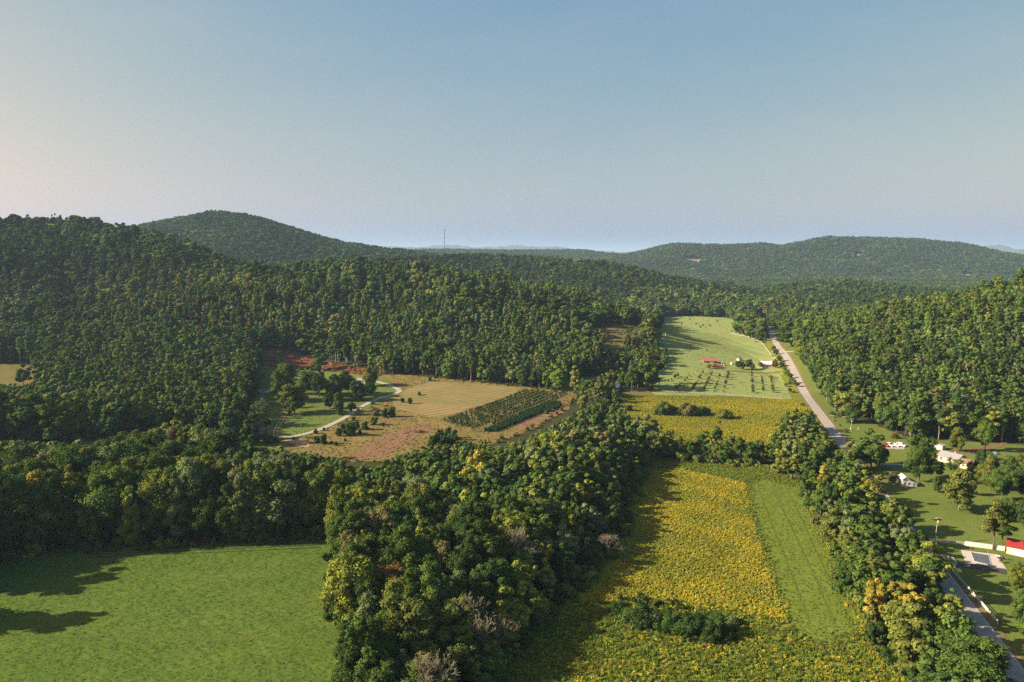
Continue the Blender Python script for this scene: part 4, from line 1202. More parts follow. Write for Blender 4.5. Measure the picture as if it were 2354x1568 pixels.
tufts(GR["pasture_far"], 0.03, [(0.12, 0.105, 0.035), (0.09, 0.095, 0.028)], [2, 2], (2.0, 4.5), "grass clumps of the small brownish pasture", d1=1150, zs=.6)

# ragged border of the mown strip and dark weeds round the thicket
Q = np.concatenate([edge_points(cp[:, :2], .5, 0, 1.1), edge_points(cp[:, :2], .8, 1.2, 1.2)])
Q = np.column_stack([Q, terrain(Q[:, 0], Q[:, 1])])
f_ = rng.random((len(Q), 1)) ** 1.5
scatter("meadow_plants", Q, rng.choice(GOLD, len(Q)), rng.uniform(.2, .5, len(Q)), mixcol(len(Q), [GRN, OLV], [3, 1]) * (1 - f_ * .5) + np.array(YEL) * f_ * .3, "weeds fringing the mown strip")
Q = fill(GP([(1380, 1375), (1480, 1370), (1620, 1395), (1720, 1440), (1700, 1480), (1560, 1475), (1420, 1430)]), .45)
k = rng.random(len(Q)) < .35 + .4 * noise2(Q[:, 0], Q[:, 1], 5, 8)
Q = Q[k]
scatter("undergrowth", Q, rng.choice(MIDSH, len(Q)), rng.uniform(.14, .42, len(Q)), pick_tints(len(Q), {'dark green': 2, 'green': 3, 'olive': 1})[1] * .8, "low dark brush round the meadow thicket")
Q = fill(GP([(1010, 965), (1200, 896), (1308, 902), (1290, 940), (1120, 998), (1060, 985)]), .5)
scatter("grass", Q, rng.choice(GRASS, len(Q)), rng.uniform(.5, 1.1, len(Q)), mixcol(len(Q), [(0.17, 0.16, 0.045), (0.12, 0.14, 0.035), (0.2, 0.15, 0.06)], [2, 2, 1]), "olive grass between the conifer rows")
# ---------------------------------------------------------------- single trees and shrubs
def pal(name, f=1.0): return [c * f for c in PAL[name]]
def tree_px(name, label, form, base, top_or_h, colour, group=None, wide=1.0, px=True, f=1.0, cat="tree"):
    """base and top given in photo pixels; the foot stands on the terrain, the height follows from it"""
    p = G(*base)
    if px:
        H = (base[1] - top_or_h) / FPX * project(p)[2]
    else: H = top_or_h
    return place_tree(name, label, form, p - np.array([0, 0, .1]), H, pal(colour, f) if isinstance(colour, str) else colour, group, cat, wide)

# right of the road
tree_px("yard_tree", "tall broad green tree on the lawn behind the old white house", FORMS_ROUND[0], Z6(1110, 955), Z6(0, 345)[1], 'green', wide=1.0)
tree_px("yard_tree", "small round tree by the concrete drive", FORM_SMALL[0], Z6(693, 765), Z6(0, 555)[1], 'dark green', wide=0.85, f=1.2)
tree_px("conifer_tree", "large shaggy layered conifer on the lawn right of the old white house", FORM_CONIFER[0], Z6(1590, 1300), Z6(0, 640)[1], 'olive', wide=1.25)
tree_px("yard_tree", "tall olive tree in front of the cream building", FORMS_COL[0], Z6(1950, 1060), Z6(0, 620)[1], 'olive', wide=1.25)
tree_px("yard_tree", "tall green tree at the right edge beyond the lawn", FORMS_ROUND[1], Z6(2200, 1100), Z6(0, 640)[1], 'green', wide=0.9)
tree_px("yard_tree", "dark leaning tree at the right frame edge", FORMS_ROUND[2], Z6(2400, 1180), Z6(0, 700)[1], 'dark green', wide=1.0)
tree_px("pine_tree", "thin pine with bare trunk beside the white privacy fence", FORM_PINE[0], Z7(1765, 185), Z6(0, 1090)[1], 'olive', "pines behind the pool patio", 1.1)
tree_px("pine_tree", "second pine, nearer the red roofed garage", FORM_PINE[1], Z7(1850, 190), Z6(0, 1120)[1], 'green', "pines behind the pool patio", 1.0)
tree_px("yard_tree", "orange tinged tree right of the pines", FORM_SMALL[1], Z6(2270, 1420), Z6(0, 1210)[1], 'brownish', wide=1.0)
tree_px("yard_tree", "yellow green tree right of the dark asphalt drive", FORMS_ROUND[1], Z7(2010, 640), Z7(0, 270)[1], 'yellow green', wide=.8, f=.8)
tree_px("yard_tree", "broad green tree below the yellow green one at the right edge", FORMS_ROUND[0], Z7(2080, 1010), Z7(0, 560)[1], 'green', wide=.85, f=1.1)
tree_px("yard_tree", "leafy tree overhanging the road at the lower right edge", FORMS_FLAT[0], Z7(2150, 1240), Z7(0, 800)[1], 'bright green', wide=.8, f=.8)
tree_px("shrub", "low brown tinged bush left of the old white house", FORM_SMALL[0], Z6(800, 990), Z6(0, 850)[1], 'brownish', wide=1.3, cat="bush", f=.8)
tree_px("holly_tree", "dark rounded holly beside the road bend", FORM_SHRUB[0], Z6(318, 262), Z6(0, 60)[1], 'dark green', wide=.9)
tree_px("shrub", "small green bush at the foot of the far utility pole", FORM_SHRUB[1], Z6(100, 180), Z6(0, 125)[1], 'green', cat="bush")
tree_px("shrub", "olive bush between far utility pole and holly", FORM_SHRUB[2], Z6(200, 190), Z6(0, 115)[1], 'olive', cat="bush")
tree_px("yard_tree", "yellowing round tree behind the white shed", FORMS_ROUND[0], Z6(1560, 610), Z6(0, 310)[1], 'yellow green', wide=1.0, f=.7)
tree_px("yard_tree", "bright green spreading tree right of the yellowing one", FORMS_FLAT[1], Z6(1890, 600), Z6(0, 230)[1], 'bright green', wide=.9, f=.75)
tree_px("shrub", "green bush by the tarpaulin behind the grey roofed house", FORM_SHRUB[0], Z6(1920, 700), Z6(0, 590)[1], 'green', wide=1.2, cat="bush")
tree_px("shrub", "reddish bush at the wood edge above the parked cars", FORM_SHRUB[1], Z6(830, 450), Z6(0, 375)[1], 'rust orange', f=.5, cat="bush")
tree_px("yard_tree", "slender tree standing just right of the grey roofed house porch", FORM_OPEN[0], Z6(1500, 860), Z6(0, 640)[1], 'green', wide=1.1)

for lb, fm, b_, t_, c_, w_ in [("dense tree filling the yard right of the layered conifer, nearer one", FORMS_ROUND[0], (1880, 1010), 700, 'olive', 1.1), ("broad dark tree at the right of the yard, behind the pines", FORMS_FLAT[0], (2080, 1190), 760, 'green', 1.1),
    ("green tree above the pines at the right frame edge", FORMS_ROUND[1], (2290, 1010), 600, 'olive', 1.1), ("dark tree at the yard's back right, left of the tarpaulin", FORMS_ROUND[2], (1830, 760), 560, 'dark green', .9),
    ("low spreading tree between the pines and the right edge", FORMS_ROUND[2], (2120, 1420), 1130, 'green', 1.2), ("round tree on the lawn between the old house and the road fence", FORMS_ROUND[2], (1330, 1090), 900, 'green', .9), ("olive tree behind the old white house, left of the layered conifer", FORMS_ROUND[0], (1350, 900), 700, 'olive', .9), ("bushy tree on the lawn below the cream outbuilding", FORMS_FLAT[0], (1720, 1120), 930, 'olive', .9),
    ("leafy tree filling the gap behind the layered conifer", FORMS_ROUND[1], (1750, 940), 690, 'green', 1.0), ("tall dark tree right of the cream outbuilding", FORMS_COL[1], (1870, 850), 600, 'dark green', 1.1), ("olive tree in front of the right frame edge trees", FORMS_FLAT[1], (2180, 960), 640, 'olive', 1.1),
    ("tall tree at the right edge above the garage", FORMS_TALL[1], (2330, 1480), 1050, 'dark green', 1.3)]:
    tree_px("yard_tree", lb, fm, Z6(*b_), Z6(0, t_)[1], c_, wide=w_)
# homestead on the left
for nm, lb, fm, b, t_, c_, w_ in [
    ("yard_tree", "big round tree in the middle of the homestead lawn", FORMS_ROUND[0], Z2(640, 812), Z2(0, 490)[1], 'olive', 1.35),
    ("yard_tree", "pale slender tree with white trunk beside the red barn", FORM_OPEN[1], Z2(318, 935), Z2(0, 660)[1], 'grey green', 1.05),
    ("yard_tree", "round sunlit tree at the top of the gravel drive", FORMS_ROUND[1], Z2(1340, 565), Z2(0, 370)[1], 'olive', 1.2),
    ("yard_tree", "dark tree behind the big round tree", FORMS_ROUND[2], Z2(540, 700), Z2(0, 330)[1], 'green', 1.0),
    ("yard_tree", "dark tree left of the round pool", FORMS_COL[0], Z2(240, 640), Z2(0, 300)[1], 'dark green', 1.2),
    ("yard_tree", "tall dark tree at the centre of the homestead grove", FORMS_TALL[0], Z2(860, 660), Z2(0, 330)[1], 'dark green', 1.3),
    ("yard_tree", "green grove tree above the brick house", FORMS_ROUND[0], Z2(760, 640), Z2(0, 390)[1], 'green', 1.2),
    ("yard_tree", "dark grove tree just right of the brick house", FORMS_ROUND[1], Z2(1010, 690), Z2(0, 430)[1], 'dark green', 1.3),
    ("yard_tree", "brownish grove tree below the drive top", FORMS_FLAT[0], Z2(1130, 640), Z2(0, 410)[1], 'olive', 1.2),
    ("yard_tree", "dark low tree under the drive top", FORMS_ROUND[2], Z2(1230, 700), Z2(0, 500)[1], 'dark green', 1.3),
    ("yard_tree", "dark low tree inside the drive bend", FORMS_FLAT[1], Z2(1330, 660), Z2(0, 520)[1], 'dark green', 1.3),
    ("yard_tree", "dark tree leaning over the drive", FORMS_COL[1], Z2(1050, 830), Z2(0, 610)[1], 'green', 1.25),
    ("yard_tree", "small tree just right of the one over the drive", FORM_SMALL[1], Z2(1165, 800), Z2(0, 705)[1], 'dark green', 1.2),
    ("yard_tree", "small tree with thin trunk near the wheel ruts", FORM_SMALL[0], Z2(607, 840), Z2(0, 740)[1], 'olive', .9),
    ("yard_tree", "leafy tree in front of the brick house", FORMS_ROUND[1], Z2(955, 770), Z2(0, 610)[1], 'dark green', 1.1),
    ("shrub", "dark bush by the pale slender tree", FORM_SHRUB[2], Z2(395, 920), Z2(0, 865)[1], 'dark green', .8),
    ("shrub", "green bush right of the red barn", FORM_SHRUB[0], Z2(380, 1090), Z2(0, 1005)[1], 'green', 1.2),
    ("shrub", "light bush at the drive entrance", FORM_SHRUB[1], Z2(470, 1080), Z2(0, 1015)[1], 'olive', .9),
    ("shrub", "small maroon shrub beside the gravel drive", FORM_SHRUB[2], Z2(835, 1000), Z2(0, 955)[1], 'rust orange', .8),
    ("shrub", "brown bush below the rusty machine", FORM_SHRUB[0], Z2(1370, 830), Z2(0, 755)[1], 'brownish', 1.2)]:
    tree_px(nm, lb, fm, b, t_, c_, wide=w_, cat="bush" if nm == "shrub" else "tree", f=.45 if "maroon" in lb else 1.0)

# cedars in the rough pasture
ced = [(850, 1085, 1010), (905, 1095, 1000), (980, 1090, 1062), (1020, 1110, 1065), (1105, 1070, 1040), (1045, 1020, 935), (1110, 1000, 890), (1165, 1015, 880), (1215, 960, 880), (1240, 1000, 960), (1285, 965, 880), (1365, 920, 835),
       (1470, 850, 760), (1535, 845, 745), (1632, 712, 665), (1703, 725, 665), (1787, 648, 610), (1885, 515, 475), (1180, 880, 840), (1450, 930, 895)]
names = ["third"]
for j, (x, y, t_) in enumerate(sorted(ced)):
    tree_px("cedar_tree", "dark cedar in the rough pasture below the stubble field, %s from left" % ordinal(j + 1), FORM_CEDAR[j % 2], Z2(x, y), Z2(0, t_)[1], 'dark green' if j % 3 else 'green', "cedars in the rough pasture", 1.5 if y - t_ < 60 else 1.25)
# thicket of young spruces below the pasture
for j, (x, y) in enumerate([(1930, 1100), (1965, 1085), (2000, 1105), (2035, 1080), (2070, 1095), (2105, 1060), (1990, 1050), (2050, 1040), (2120, 1100), (1900, 1120)]):
    tree_px("spruce_tree", "young spruce in the dark thicket below the conifer rows", FORM_CEDAR[j % 2], Z2(x, y), Z2(0, y - 105)[1], 'dark green', "young spruces of the dark thicket", 1.0).__setitem__("label", "young spruce in dark thicket below the conifer rows, %s from left" % ordinal(1 + sorted([1930, 1965, 2000, 2035, 2070, 2105, 1990, 2050, 2120, 1900]).index(x)))

# bushes in the far goldenrod field and the near meadow
for j, (x, y, t_, c_) in enumerate([(640, 722, 640, 'dark green'), (950, 760, 640, 'olive'), (1040, 765, 610, 'green'), (1130, 765, 640, 'green'), (1215, 770, 650, 'dark green'), (1310, 775, 620, 'brownish'), (1400, 775, 650, 'olive'), (1480, 770, 640, 'green'), (1555, 760, 680, 'olive')]):
    tree_px("shrub", "bush of the clump in the far goldenrod field, %s from left" % ordinal(j + 1), FORM_SHRUB[j % 3], Z3(x, y), Z3(0, t_)[1], c_, "bushes in the far goldenrod field", .95, cat="bush")
tree_px("shrub", "lone wide bush right of the clump in the far goldenrod field", FORM_SHRUB[1], Z3(1770, 805), Z3(0, 680)[1], 'olive', wide=1.3, cat="bush")
def Z4(x, y): return 1263.9 + .3404 * x, 1034 + .3404 * y
for j, (x, y, h) in enumerate([(470, 1110, 90), (540, 1150, 110), (610, 1180, 140), (690, 1190, 120), (770, 1215, 130), (850, 1230, 130), (930, 1240, 150), (1010, 1225, 130), (1080, 1290, 110), (1120, 1240, 140), (1200, 1290, 70), (1240, 1175, 60)]):
    tree_px("shrub", "dark bush of the thicket in the near meadow, %s from left" % ordinal(j + 1), FORM_SHRUB[j % 3], Z4(x, y), Z4(0, y - h)[1], ['dark green', 'green', 'dark green', 'grey green'][j % 4], "bushes of the near meadow thicket", 1.1, cat="bush", f=.85)
# farm trees by the far orchard
for j, (nm, lb, x, y, t_, c_, w_) in enumerate([
    ("farm_tree", "dark tree in the farm grove, leftmost", 1190, 460, 290, 'green', 1.1), ("farm_tree", "dark tree in the farm grove, second from left", 1270, 465, 310, 'dark green', 1.1),
    ("farm_tree", "tallest dark tree in the farm grove", 1390, 460, 260, 'dark green', 1.0), ("farm_tree", "rightmost tree in the farm grove", 1450, 470, 330, 'green', 1.0),
    ("farm_tree", "brownish tree left of the farmhouse", 1600, 445, 310, 'brownish', 1.0), ("farm_tree", "red brown tree right of the farmhouse", 1880, 440, 260, 'rust orange', .9),
    ("farm_tree", "small dark tree alone in the upper pasture", 603, 130, 80, 'dark green', 1.0),
    ("shrub", "golden bush in front of the long red barn", 640, 450, 355, 'golden', 1.4), ("shrub", "second golden bush by the red barn", 740, 445, 350, 'golden', 1.4)]):
    tree_px(nm, lb, FORM_SMALL[j % 2], ZO(x, y), ZO(0, t_)[1], c_, wide=w_, cat="bush" if nm == "shrub" else "tree", f=.6 if 'rust' in c_ else .8 if c_ == 'golden' else 1)
# roadside trees along the pasture
for j, (x, y, h) in enumerate([(1960, 330, 130), (2010, 420, 110), (2060, 500, 90), (2120, 590, 100), (2170, 640, 110), (2230, 740, 120), (2290, 800, 110), (1900, 190, 120), (1850, 110, 100), (2090, 790, 80), (2160, 900, 90)]):
    tree_px("hedgerow_tree", "hedgerow tree beside the far road, %s from top" % ordinal(1 + sorted([330, 420, 500, 590, 640, 740, 800, 190, 110, 790, 900]).index(y)), FORM_SMALL[j % 2], ZO(x, y), ZO(0, y - h)[1], ['green', 'dark green', 'olive'][j % 3], "hedgerow trees beside the far road", 1.3)

# orchard rows
rows = [((40, 840), (270, 600), 6), ((340, 840), (520, 540), 7), ((540, 860), (690, 540), 8), ((740, 880), (840, 600), 7), ((910, 880), (1000, 560), 8), ((1465, 900), (1440, 540), 7), ((1660, 870), (1630, 610), 7), ((1845, 900), (1805, 640), 7), ((-140, 700), (60, 600), 4)]
sap_crown = mesh_np("crown", SAPL_V[0], SAPL_V[1], [M_LEAF], SAPL_V[2])
sap_trunk = mesh_np("trunk", *tubes([((0, 0, -.2), (0, 0, 1.6), .06, .04)]), [M_BARK])
rn = ["first", "second", "third", "fourth", "fifth", "sixth", "seventh", "eighth", "short outer"]
for ri, (a, b, n) in enumerate(rows):
    for j in range(n):
        f_ = (j + random.uniform(-.2, .2)) / (n - 1)
        x = a[0] + (b[0] - a[0]) * f_; y = a[1] + (b[1] - a[1]) * f_
        p = G(*ZO(x, y))
        o = thing("orchard_tree", "young orchard tree, %s from the front in the %s row from left" % (ordinal(j + 1), rn[ri]), "tree", p, random.uniform(0, 6), "young trees of the far orchard")
        s = random.choice([.55, .75, .95, 1.15]); o.scale = (s, s, s * 1.05)
        link("crown", sap_crown, o, tint=pal(random.choice(['dark green', 'green', 'olive', 'brownish']))); link("trunk", sap_trunk, o)
for j, (x, y) in enumerate([(560, 1270), (645, 1280), (740, 1230), (810, 1280), (890, 1300), (970, 1300), (1050, 1250), (860, 1320)]):
    p = G(1436.3 + .2015 * x, 488.3 + .2015 * y)
    o = thing("orchard_tree", "scattered young tree in the upper pasture, %s from left" % ordinal(1 + sorted([560, 645, 740, 810, 890, 970, 1050, 860]).index(x)), "tree", p, j, "young trees of the upper pasture")
    o.scale = (1.1, 1.1, 1.1); link("crown", sap_crown, o, tint=pal('dark green')); link("trunk", sap_trunk, o)

# rows of young conifers on the tree farm
main = GP([(1010, 965), (1200, 896), (1308, 902), (1278, 926), (1092, 988), (1060, 980)])[:, :2]
band = GP([(1108, 991), (1255, 930), (1290, 928), (1285, 938), (1140, 992), (1120, 996)])[:, :2]
dirv = np.array([math.cos(rowang), math.sin(rowang)]); perp = np.array([-dirv[1], dirv[0]])
rd = GP([(1012, 964), (1200, 896)])[:, :2]; dirv = unit(rd[1] - rd[0]); perp = np.array([-dirv[1], dirv[0]])
def grid(poly, sx, sy, miss):
    c = poly.mean(0); Q = []; IJ = []
    for i in range(-45, 46):
        for j in range(-45, 46):
            if random.random() < miss: continue
            Q.append(c + dirv * (i * sx + random.gauss(0, .12)) + perp * (j * sy + random.gauss(0, .1))); IJ.append((i, j))
    Q = np.array(Q); IJ = np.array(IJ); k = inside(Q[:, 0], Q[:, 1], poly)
    return Q[k], IJ[k]
(A, IA), (B, IB) = grid(main, 1.7, 4.2, .10), grid(band, 1.5, 2.6, .03)
allp = np.concatenate([A, B]); hs = np.concatenate([rng.uniform(.75, 1.12, len(A)), rng.uniform(1.2, 1.5, len(B))])
IJ = np.concatenate([IA, IB]); isb = np.arange(len(allp)) >= len(A)
z = terrain(allp[:, 0], allp[:, 1]); allp = np.column_stack([allp, z + .1])
o_ = np.argsort(allp[:, 1] - 30 * hs)
spr_mesh = mesh_np("conifer_sapling", SPRUCE_V[0], SPRUCE_V[1], [M_LEAF], SPRUCE_V[2])
CT = (0.030, 0.066, 0.024)
pos = {}
for bnd in (False, True):
    js = sorted(set(IJ[isb == bnd][:, 1]))
    for rj, jv in enumerate(js):
        m_ = [i for i in range(len(allp)) if isb[i] == bnd and IJ[i][1] == jv]
        for ri_, i in enumerate(sorted(m_, key=lambda q: IJ[q][0])): pos[i] = (rj + 1, ri_ + 1)
for k_, i in enumerate(o_[:290]):
    o = link("conifer_sapling", spr_mesh, None, allp[i], random.uniform(0, 6), tint=[c * random.uniform(.8, 1.2) for c in CT])
    o.scale = (hs[i], hs[i], hs[i])
    rj, ri_ = pos[i]
    if isb[i]: tag(o, "larger conifer in the dense band, %s from left in its %s row" % (ordinal(ri_), ordinal(rj)), "sapling", "larger conifers in the dense band")
    else: tag(o, "small tree farm conifer, %s from left in the %s row from the front" % (ordinal(ri_), ordinal(rj)), "sapling", "small conifers in the tree farm rows")
r_ = o_[290:]
scatter("conifer_rows", allp[r_], np.full(len(r_), SPRUCE_I), hs[r_], np.array(CT) * rng.uniform(.8, 1.2, (len(r_), 1)), "remaining rows of small conifers on the tree farm")

# dead trees
def dead_tree(seed, H, spread, levels=6):
    r = np.random.default_rng(seed); segs = []
    def grow(p, d, L, rad, lev):
        q = p + d * L
        segs.append((p, q, rad, rad * .68))
        if lev == 0: return
        for _ in range(3):
            nd = unit(d + r.normal(0, spread, 3) + np.array([0, 0, .16]))
            grow(q, nd, L * r.uniform(.62, .88), rad * .6, lev - 1)
    grow(np.array([0, 0, -.5]), np.array([0, 0, 1.0]), H * .30, H * .017, levels)
    segs = [(a, b, max(x, .034), max(y, .03)) for a, b, x, y in segs]
    V, F = tubes(segs, 3)
    return V, F
for j, (u_, v_, H, lb, spd) in enumerate([(1085, 1395, 15, "large pale leafless tree with fan of bare branches in the near wood", .50), (1003, 1562, 15, "bare pale tree at the bottom edge of the wood", .45), (1400, 1245, 9, "leafless tree leaning out over the meadow edge", .5), (1135, 1460, 12, "greyish bare branches low on the right of the near wood", .5), (1190, 1270, 15, "thin dead snag among the right wood trees", .3)]):
    p = G(u_, v_, H * .7)
    t = thing("dead_tree", lb, "tree", p, j * 1.3, "leafless trees in the near wood")
    V, F = dead_tree(500 + j, H, spd)
    nb = 5
    link("trunk", mesh_np("trunk", V[:6], F[:3], [M_PALE]), t)
    link("bare_branches", mesh_np("bare_branches", V, F, [M_PALE]), t)

# ---------------------------------------------------------------- buildings
m_white = mat("white_paint", (0.55, 0.53, 0.49), .7, noise=.06, nscale=1.2)
m_cream = mat("cream_siding", (0.52, 0.45, 0.32), .8, noise=.06, nscale=1.0)
m_weath = mat("weathered_boards", (0.52, 0.5, 0.47), .9, noise=.22, nscale=.9)
m_grey = mat("grey_shingle", (0.22, 0.21, 0.21), .9, noise=.2, nscale=2.0)
m_brown = mat("brown_roof", (0.17, 0.115, 0.085), .9, noise=.3, nscale=1.5)
m_redr = mat("red_metal_roof", (0.24, 0.032, 0.028), .45, noise=.08, nscale=.8)
m_redw = mat("red_barn_boards", (0.17, 0.035, 0.03), .9, noise=.25, nscale=1.2)
m_redp = mat("faded_red_roof", (0.28, 0.10, 0.075), .7, noise=.12, nscale=.6)
m_dmetal = mat("dark_metal_roof", (0.07, 0.08, 0.1), .4, .3, noise=.5, nscale=.7)
m_blue = mat("pale_blue_roof", (0.55, 0.6, 0.66), .5, noise=.08, nscale=.6)
m_brick = mat("pink_brick", (0.34, 0.2, 0.16), .9, noise=.2, nscale=2)
m_glass = mat("window_glass", (0.02, 0.025, 0.03), .08, spec=.8)
m_conc = mat("concrete", (0.40, 0.35, 0.30), .9, noise=.08, nscale=.8)
m_wood = mat("grey_wood", (0.25, 0.21, 0.17), .9, noise=.3, nscale=1.5)
m_dkm = mat("dark_metal", (0.03, 0.03, 0.032), .5)
m_tyre = mat("tyre_rubber", (0.015, 0.015, 0.016), .85)
m_chrome = mat("bright_metal", (0.55, 0.55, 0.56), .3, .9)
m_lamp = mat("lamp_glass", (0.75, 0.73, 0.68), .2)

def wall_window(root, side, pos, z, w, h, L, W, frame=None):
    """a window with frame and recessed pane on a wall of a L x W house"""
    f, g = MB(), MB()
    t = .09
    def put(mb, a0, a1, z0, z1, d0, d1):
        if side == '-y': mb.box(a0, a1, -W / 2 - d1, -W / 2 - d0, z0, z1)
        if side == '+y': mb.box(a0, a1, W / 2 + d0, W / 2 + d1, z0, z1)
        if side == '-x': mb.box(-L / 2 - d1, -L / 2 - d0, a0, a1, z0, z1)
        if side == '+x': mb.box(L / 2 + d0, L / 2 + d1, a0, a1, z0, z1)
    put(f, pos - w / 2 - t, pos - w / 2, z - t, z + h + t, -.02, .06); put(f, pos + w / 2, pos + w / 2 + t, z - t, z + h + t, -.02, .06)
    put(f, pos - w / 2, pos + w / 2, z + h, z + h + t, -.02, .055); put(f, pos - w / 2, pos + w / 2, z - t, z, -.02, .075)
    put(f, pos - w / 2, pos + w / 2, z + h / 2 - .03, z + h / 2 + .03, -.02, .045)
    put(g, pos - w / 2, pos + w / 2, z, z + h, -.03, .02)
    fo = f.build("window", frame or m_white, root); g.build("pane", m_glass, fo)
def wall_door(root, side, pos, w, h, L, W, m):
    d = MB(); k = MB()
    if side in '-y+y':
        s = -1 if side == '-y' else 1; y0, y1 = sorted((s * (W / 2 - .02), s * (W / 2 + .05)))
        d.box(pos - w / 2, pos + w / 2, y0, y1, .05, h); ky = sorted((s * (W / 2 + .05), s * (W / 2 + .11)))
        k.box(pos + w / 2 - .16, pos + w / 2 - .08, ky[0], ky[1], .95, 1.05)
    else:
        s = -1 if side == '-x' else 1; x0, x1 = sorted((s * (L / 2 - .02), s * (L / 2 + .05)))
        d.box(x0, x1, pos - w / 2, pos + w / 2, .05, h); kx = sorted((s * (L / 2 + .05), s * (L / 2 + .11)))
        k.box(kx[0], kx[1], pos + w / 2 - .16, pos + w / 2 - .08, .95, 1.05)
    do = d.build("door", m, root); k.build("handle", m_chrome, do)
def house(name, label, cat, loc, yaw, L, W, hw, hr, mw, mr, wins=(), doors=(), over=.4, chimney=None):
    """gabled building, ridge along its own x axis"""
    t = thing(name, label, cat, loc, yaw)
    p = [(-W / 2, -.6), (W / 2, -.6), (W / 2, hw), (0, hw + hr), (-W / 2, hw)]
    V = [(-L / 2, a, b) for a, b in p] + [(L / 2, a, b) for a, b in p]
    MB().add(V, [(0, 1, 2, 3, 4), (9, 8, 7, 6, 5)] + [(i, (i + 1) % 5, 5 + (i + 1) % 5, 5 + i) for i in (0, 1, 4)]).build("wall", mw, t)
    sl = hr / (W / 2)
    for s in (-1, 1):
        y1, z1 = s * (W / 2 + over), hw - sl * over
        th = .14
        V = [(-L / 2 - over, 0, hw + hr + .03), (L / 2 + over, 0, hw + hr + .03), (L / 2 + over, y1, z1 + .03), (-L / 2 - over, y1, z1 + .03)]
        V += [(a, b, c + th) for a, b, c in V]
        MB().add(V, [(0, 1, 2, 3), (4, 5, 6, 7), (0, 1, 5, 4), (1, 2, 6, 5), (2, 3, 7, 6), (3, 0, 4, 7)]).build("roof_slope", mr, t)
    MB().box(-L / 2 - over, L / 2 + over, -.14, .14, hw + hr + .12, hw + hr + .21).build("ridge_cap", mr, t)
    for w in wins: wall_window(t, *w, L, W)
    for d in doors: wall_door(t, d[0], d[1], d[2], d[3], L, W, d[4])
    if chimney is not None:
        MB().box(chimney - .35, chimney + .35, -.3, .3, hw + hr * .5, hw + hr + .9).build("chimney", m_brick, t)
    return t

# old white house with the long sloping roof
p = G(*Z6(1000, 1022))
t = thing("old_house", "weathered white house with lopsided roof beside the big lawn tree", "house", p, R(-8)); t.scale = (.88, .88, .88)
prof = [(-3.1, -.5), (3.4, -.5), (3.4, 1.9), (.4, 2.9), (-1.7, 4.7), (-3.1, 3.6)]
MB().prism(prof, 0, 5).build("wall", m_weath, t)
for (a, b, m_, nm) in (((-3.5, 3.35), (-1.7, 4.78), m_white, "roof_slope"), ((-1.7, 4.78), (.4, 2.98), m_brown, "roof_slope"), ((.4, 2.98), (3.9, 1.82), m_brown, "roof_slope")):
    MB().prism([a, b, (b[0], b[1] + .14), (a[0], a[1] + .14)], -.35, 5.35).build(nm, m_, t)
tr_ = MB()
for a, b in (((-3.5, 3.30), (-1.7, 4.73)), ((-1.7, 4.73), (.4, 2.93)), ((.4, 2.93), (3.9, 1.77))):
    tr_.prism([(a[0], a[1] - .22), (b[0], b[1] - .22), (b[0], b[1] + .03), (a[0], a[1] + .03)], -.42, -.37)
tr_.build("barge_board", m_white, t)
for x, z_ in ((-2.0, 1.0), (-.2, 1.0)):
    w = MB().box(x - .4, x + .4, -.07, .02, z_, z_ + 1.1).build("window", m_weath, t); MB().box(x - .32, x + .32, -.09, -.06, z_ + .08, z_ + 1.02).build("pane", m_glass, w)
d_ = MB().box(1.6, 2.5, -.06, .02, 0, 1.75).build("door", m_wood, t); MB().box(2.3, 2.38, -.12, -.05, .85, .95).build("handle", m_chrome, d_)

# white shed and gas tank
house("garden_shed", "small white shed with pale roof at the wood edge behind the lawn", "shed", G(*Z6(1375, 582)), R(38), 3.6, 2.6, 2.0, .45, m_white, m_conc, [('-y', .9, .9, .6, .6)], [('-y', -.6, .8, 1.8, m_cream)], over=.15)
p = G(*Z6(1308, 558)); t = thing("gas_tank", "white gas tank beside the small white shed", "tank", p, R(70))
MB().tube((-.9, 0, .75), (.9, 0, .75), .45, .45, 12).build("tank_body", m_white, t, smooth=False)
for x in (-.6, .6): MB().box(x - .08, x + .08, -.3, .3, -.1, .4).build("leg", m_conc, t)
MB().tube((0, 0, 1.15), (0, 0, 1.35), .15, .12, 8).build("valve_cap", m_white, t)

# grey roofed house with porch
p = G(*Z6(1500, 735)); t = house("ranch_house", "cream house with grey roof and white porch posts among the lawn trees", "house", p, R(-62), 9, 6.4, 2.9, 1.6, m_cream, m_grey,
    [('-x', -1.6, 1.0, 1.0, 1.2), ('+y', -3, 1, 1, 1.2), ('+y', 2, 1, 1.4, 1.2), ('-y', -3, 1, 1, 1.2), ('-y', 1.2, 1, 1, 1.2), ('+x', 0, 1, 1.2, 1.2)], [('-y', 3, .95, 2.05, m_white), ('-x', .6, .95, 2.05, m_white)], over=.55, chimney=1.5)
MB().box(2.0 - 8.5, 0 - 4.5, -3.2, 3.2, 2.75, 2.93).build("porch_roof", m_grey, t)
for y in (-2.9, -1.0, 1.0, 2.9): MB().box(-6.4, -6.2, y - .1, y + .1, -.3, 2.75).build("porch_post", m_white, t)
house("outbuilding", "cream outbuilding with brown roof right of the grey roofed house", "building", G(*Z6(1700, 806)), R(-50), 5.5, 4.6, 2.7, 1.3, m_cream, m_brown, [('-x', 0, 1, 1, 1), ('-y', -1.4, 1, .9, 1)], [('-y', 1.2, .95, 2, m_white)])
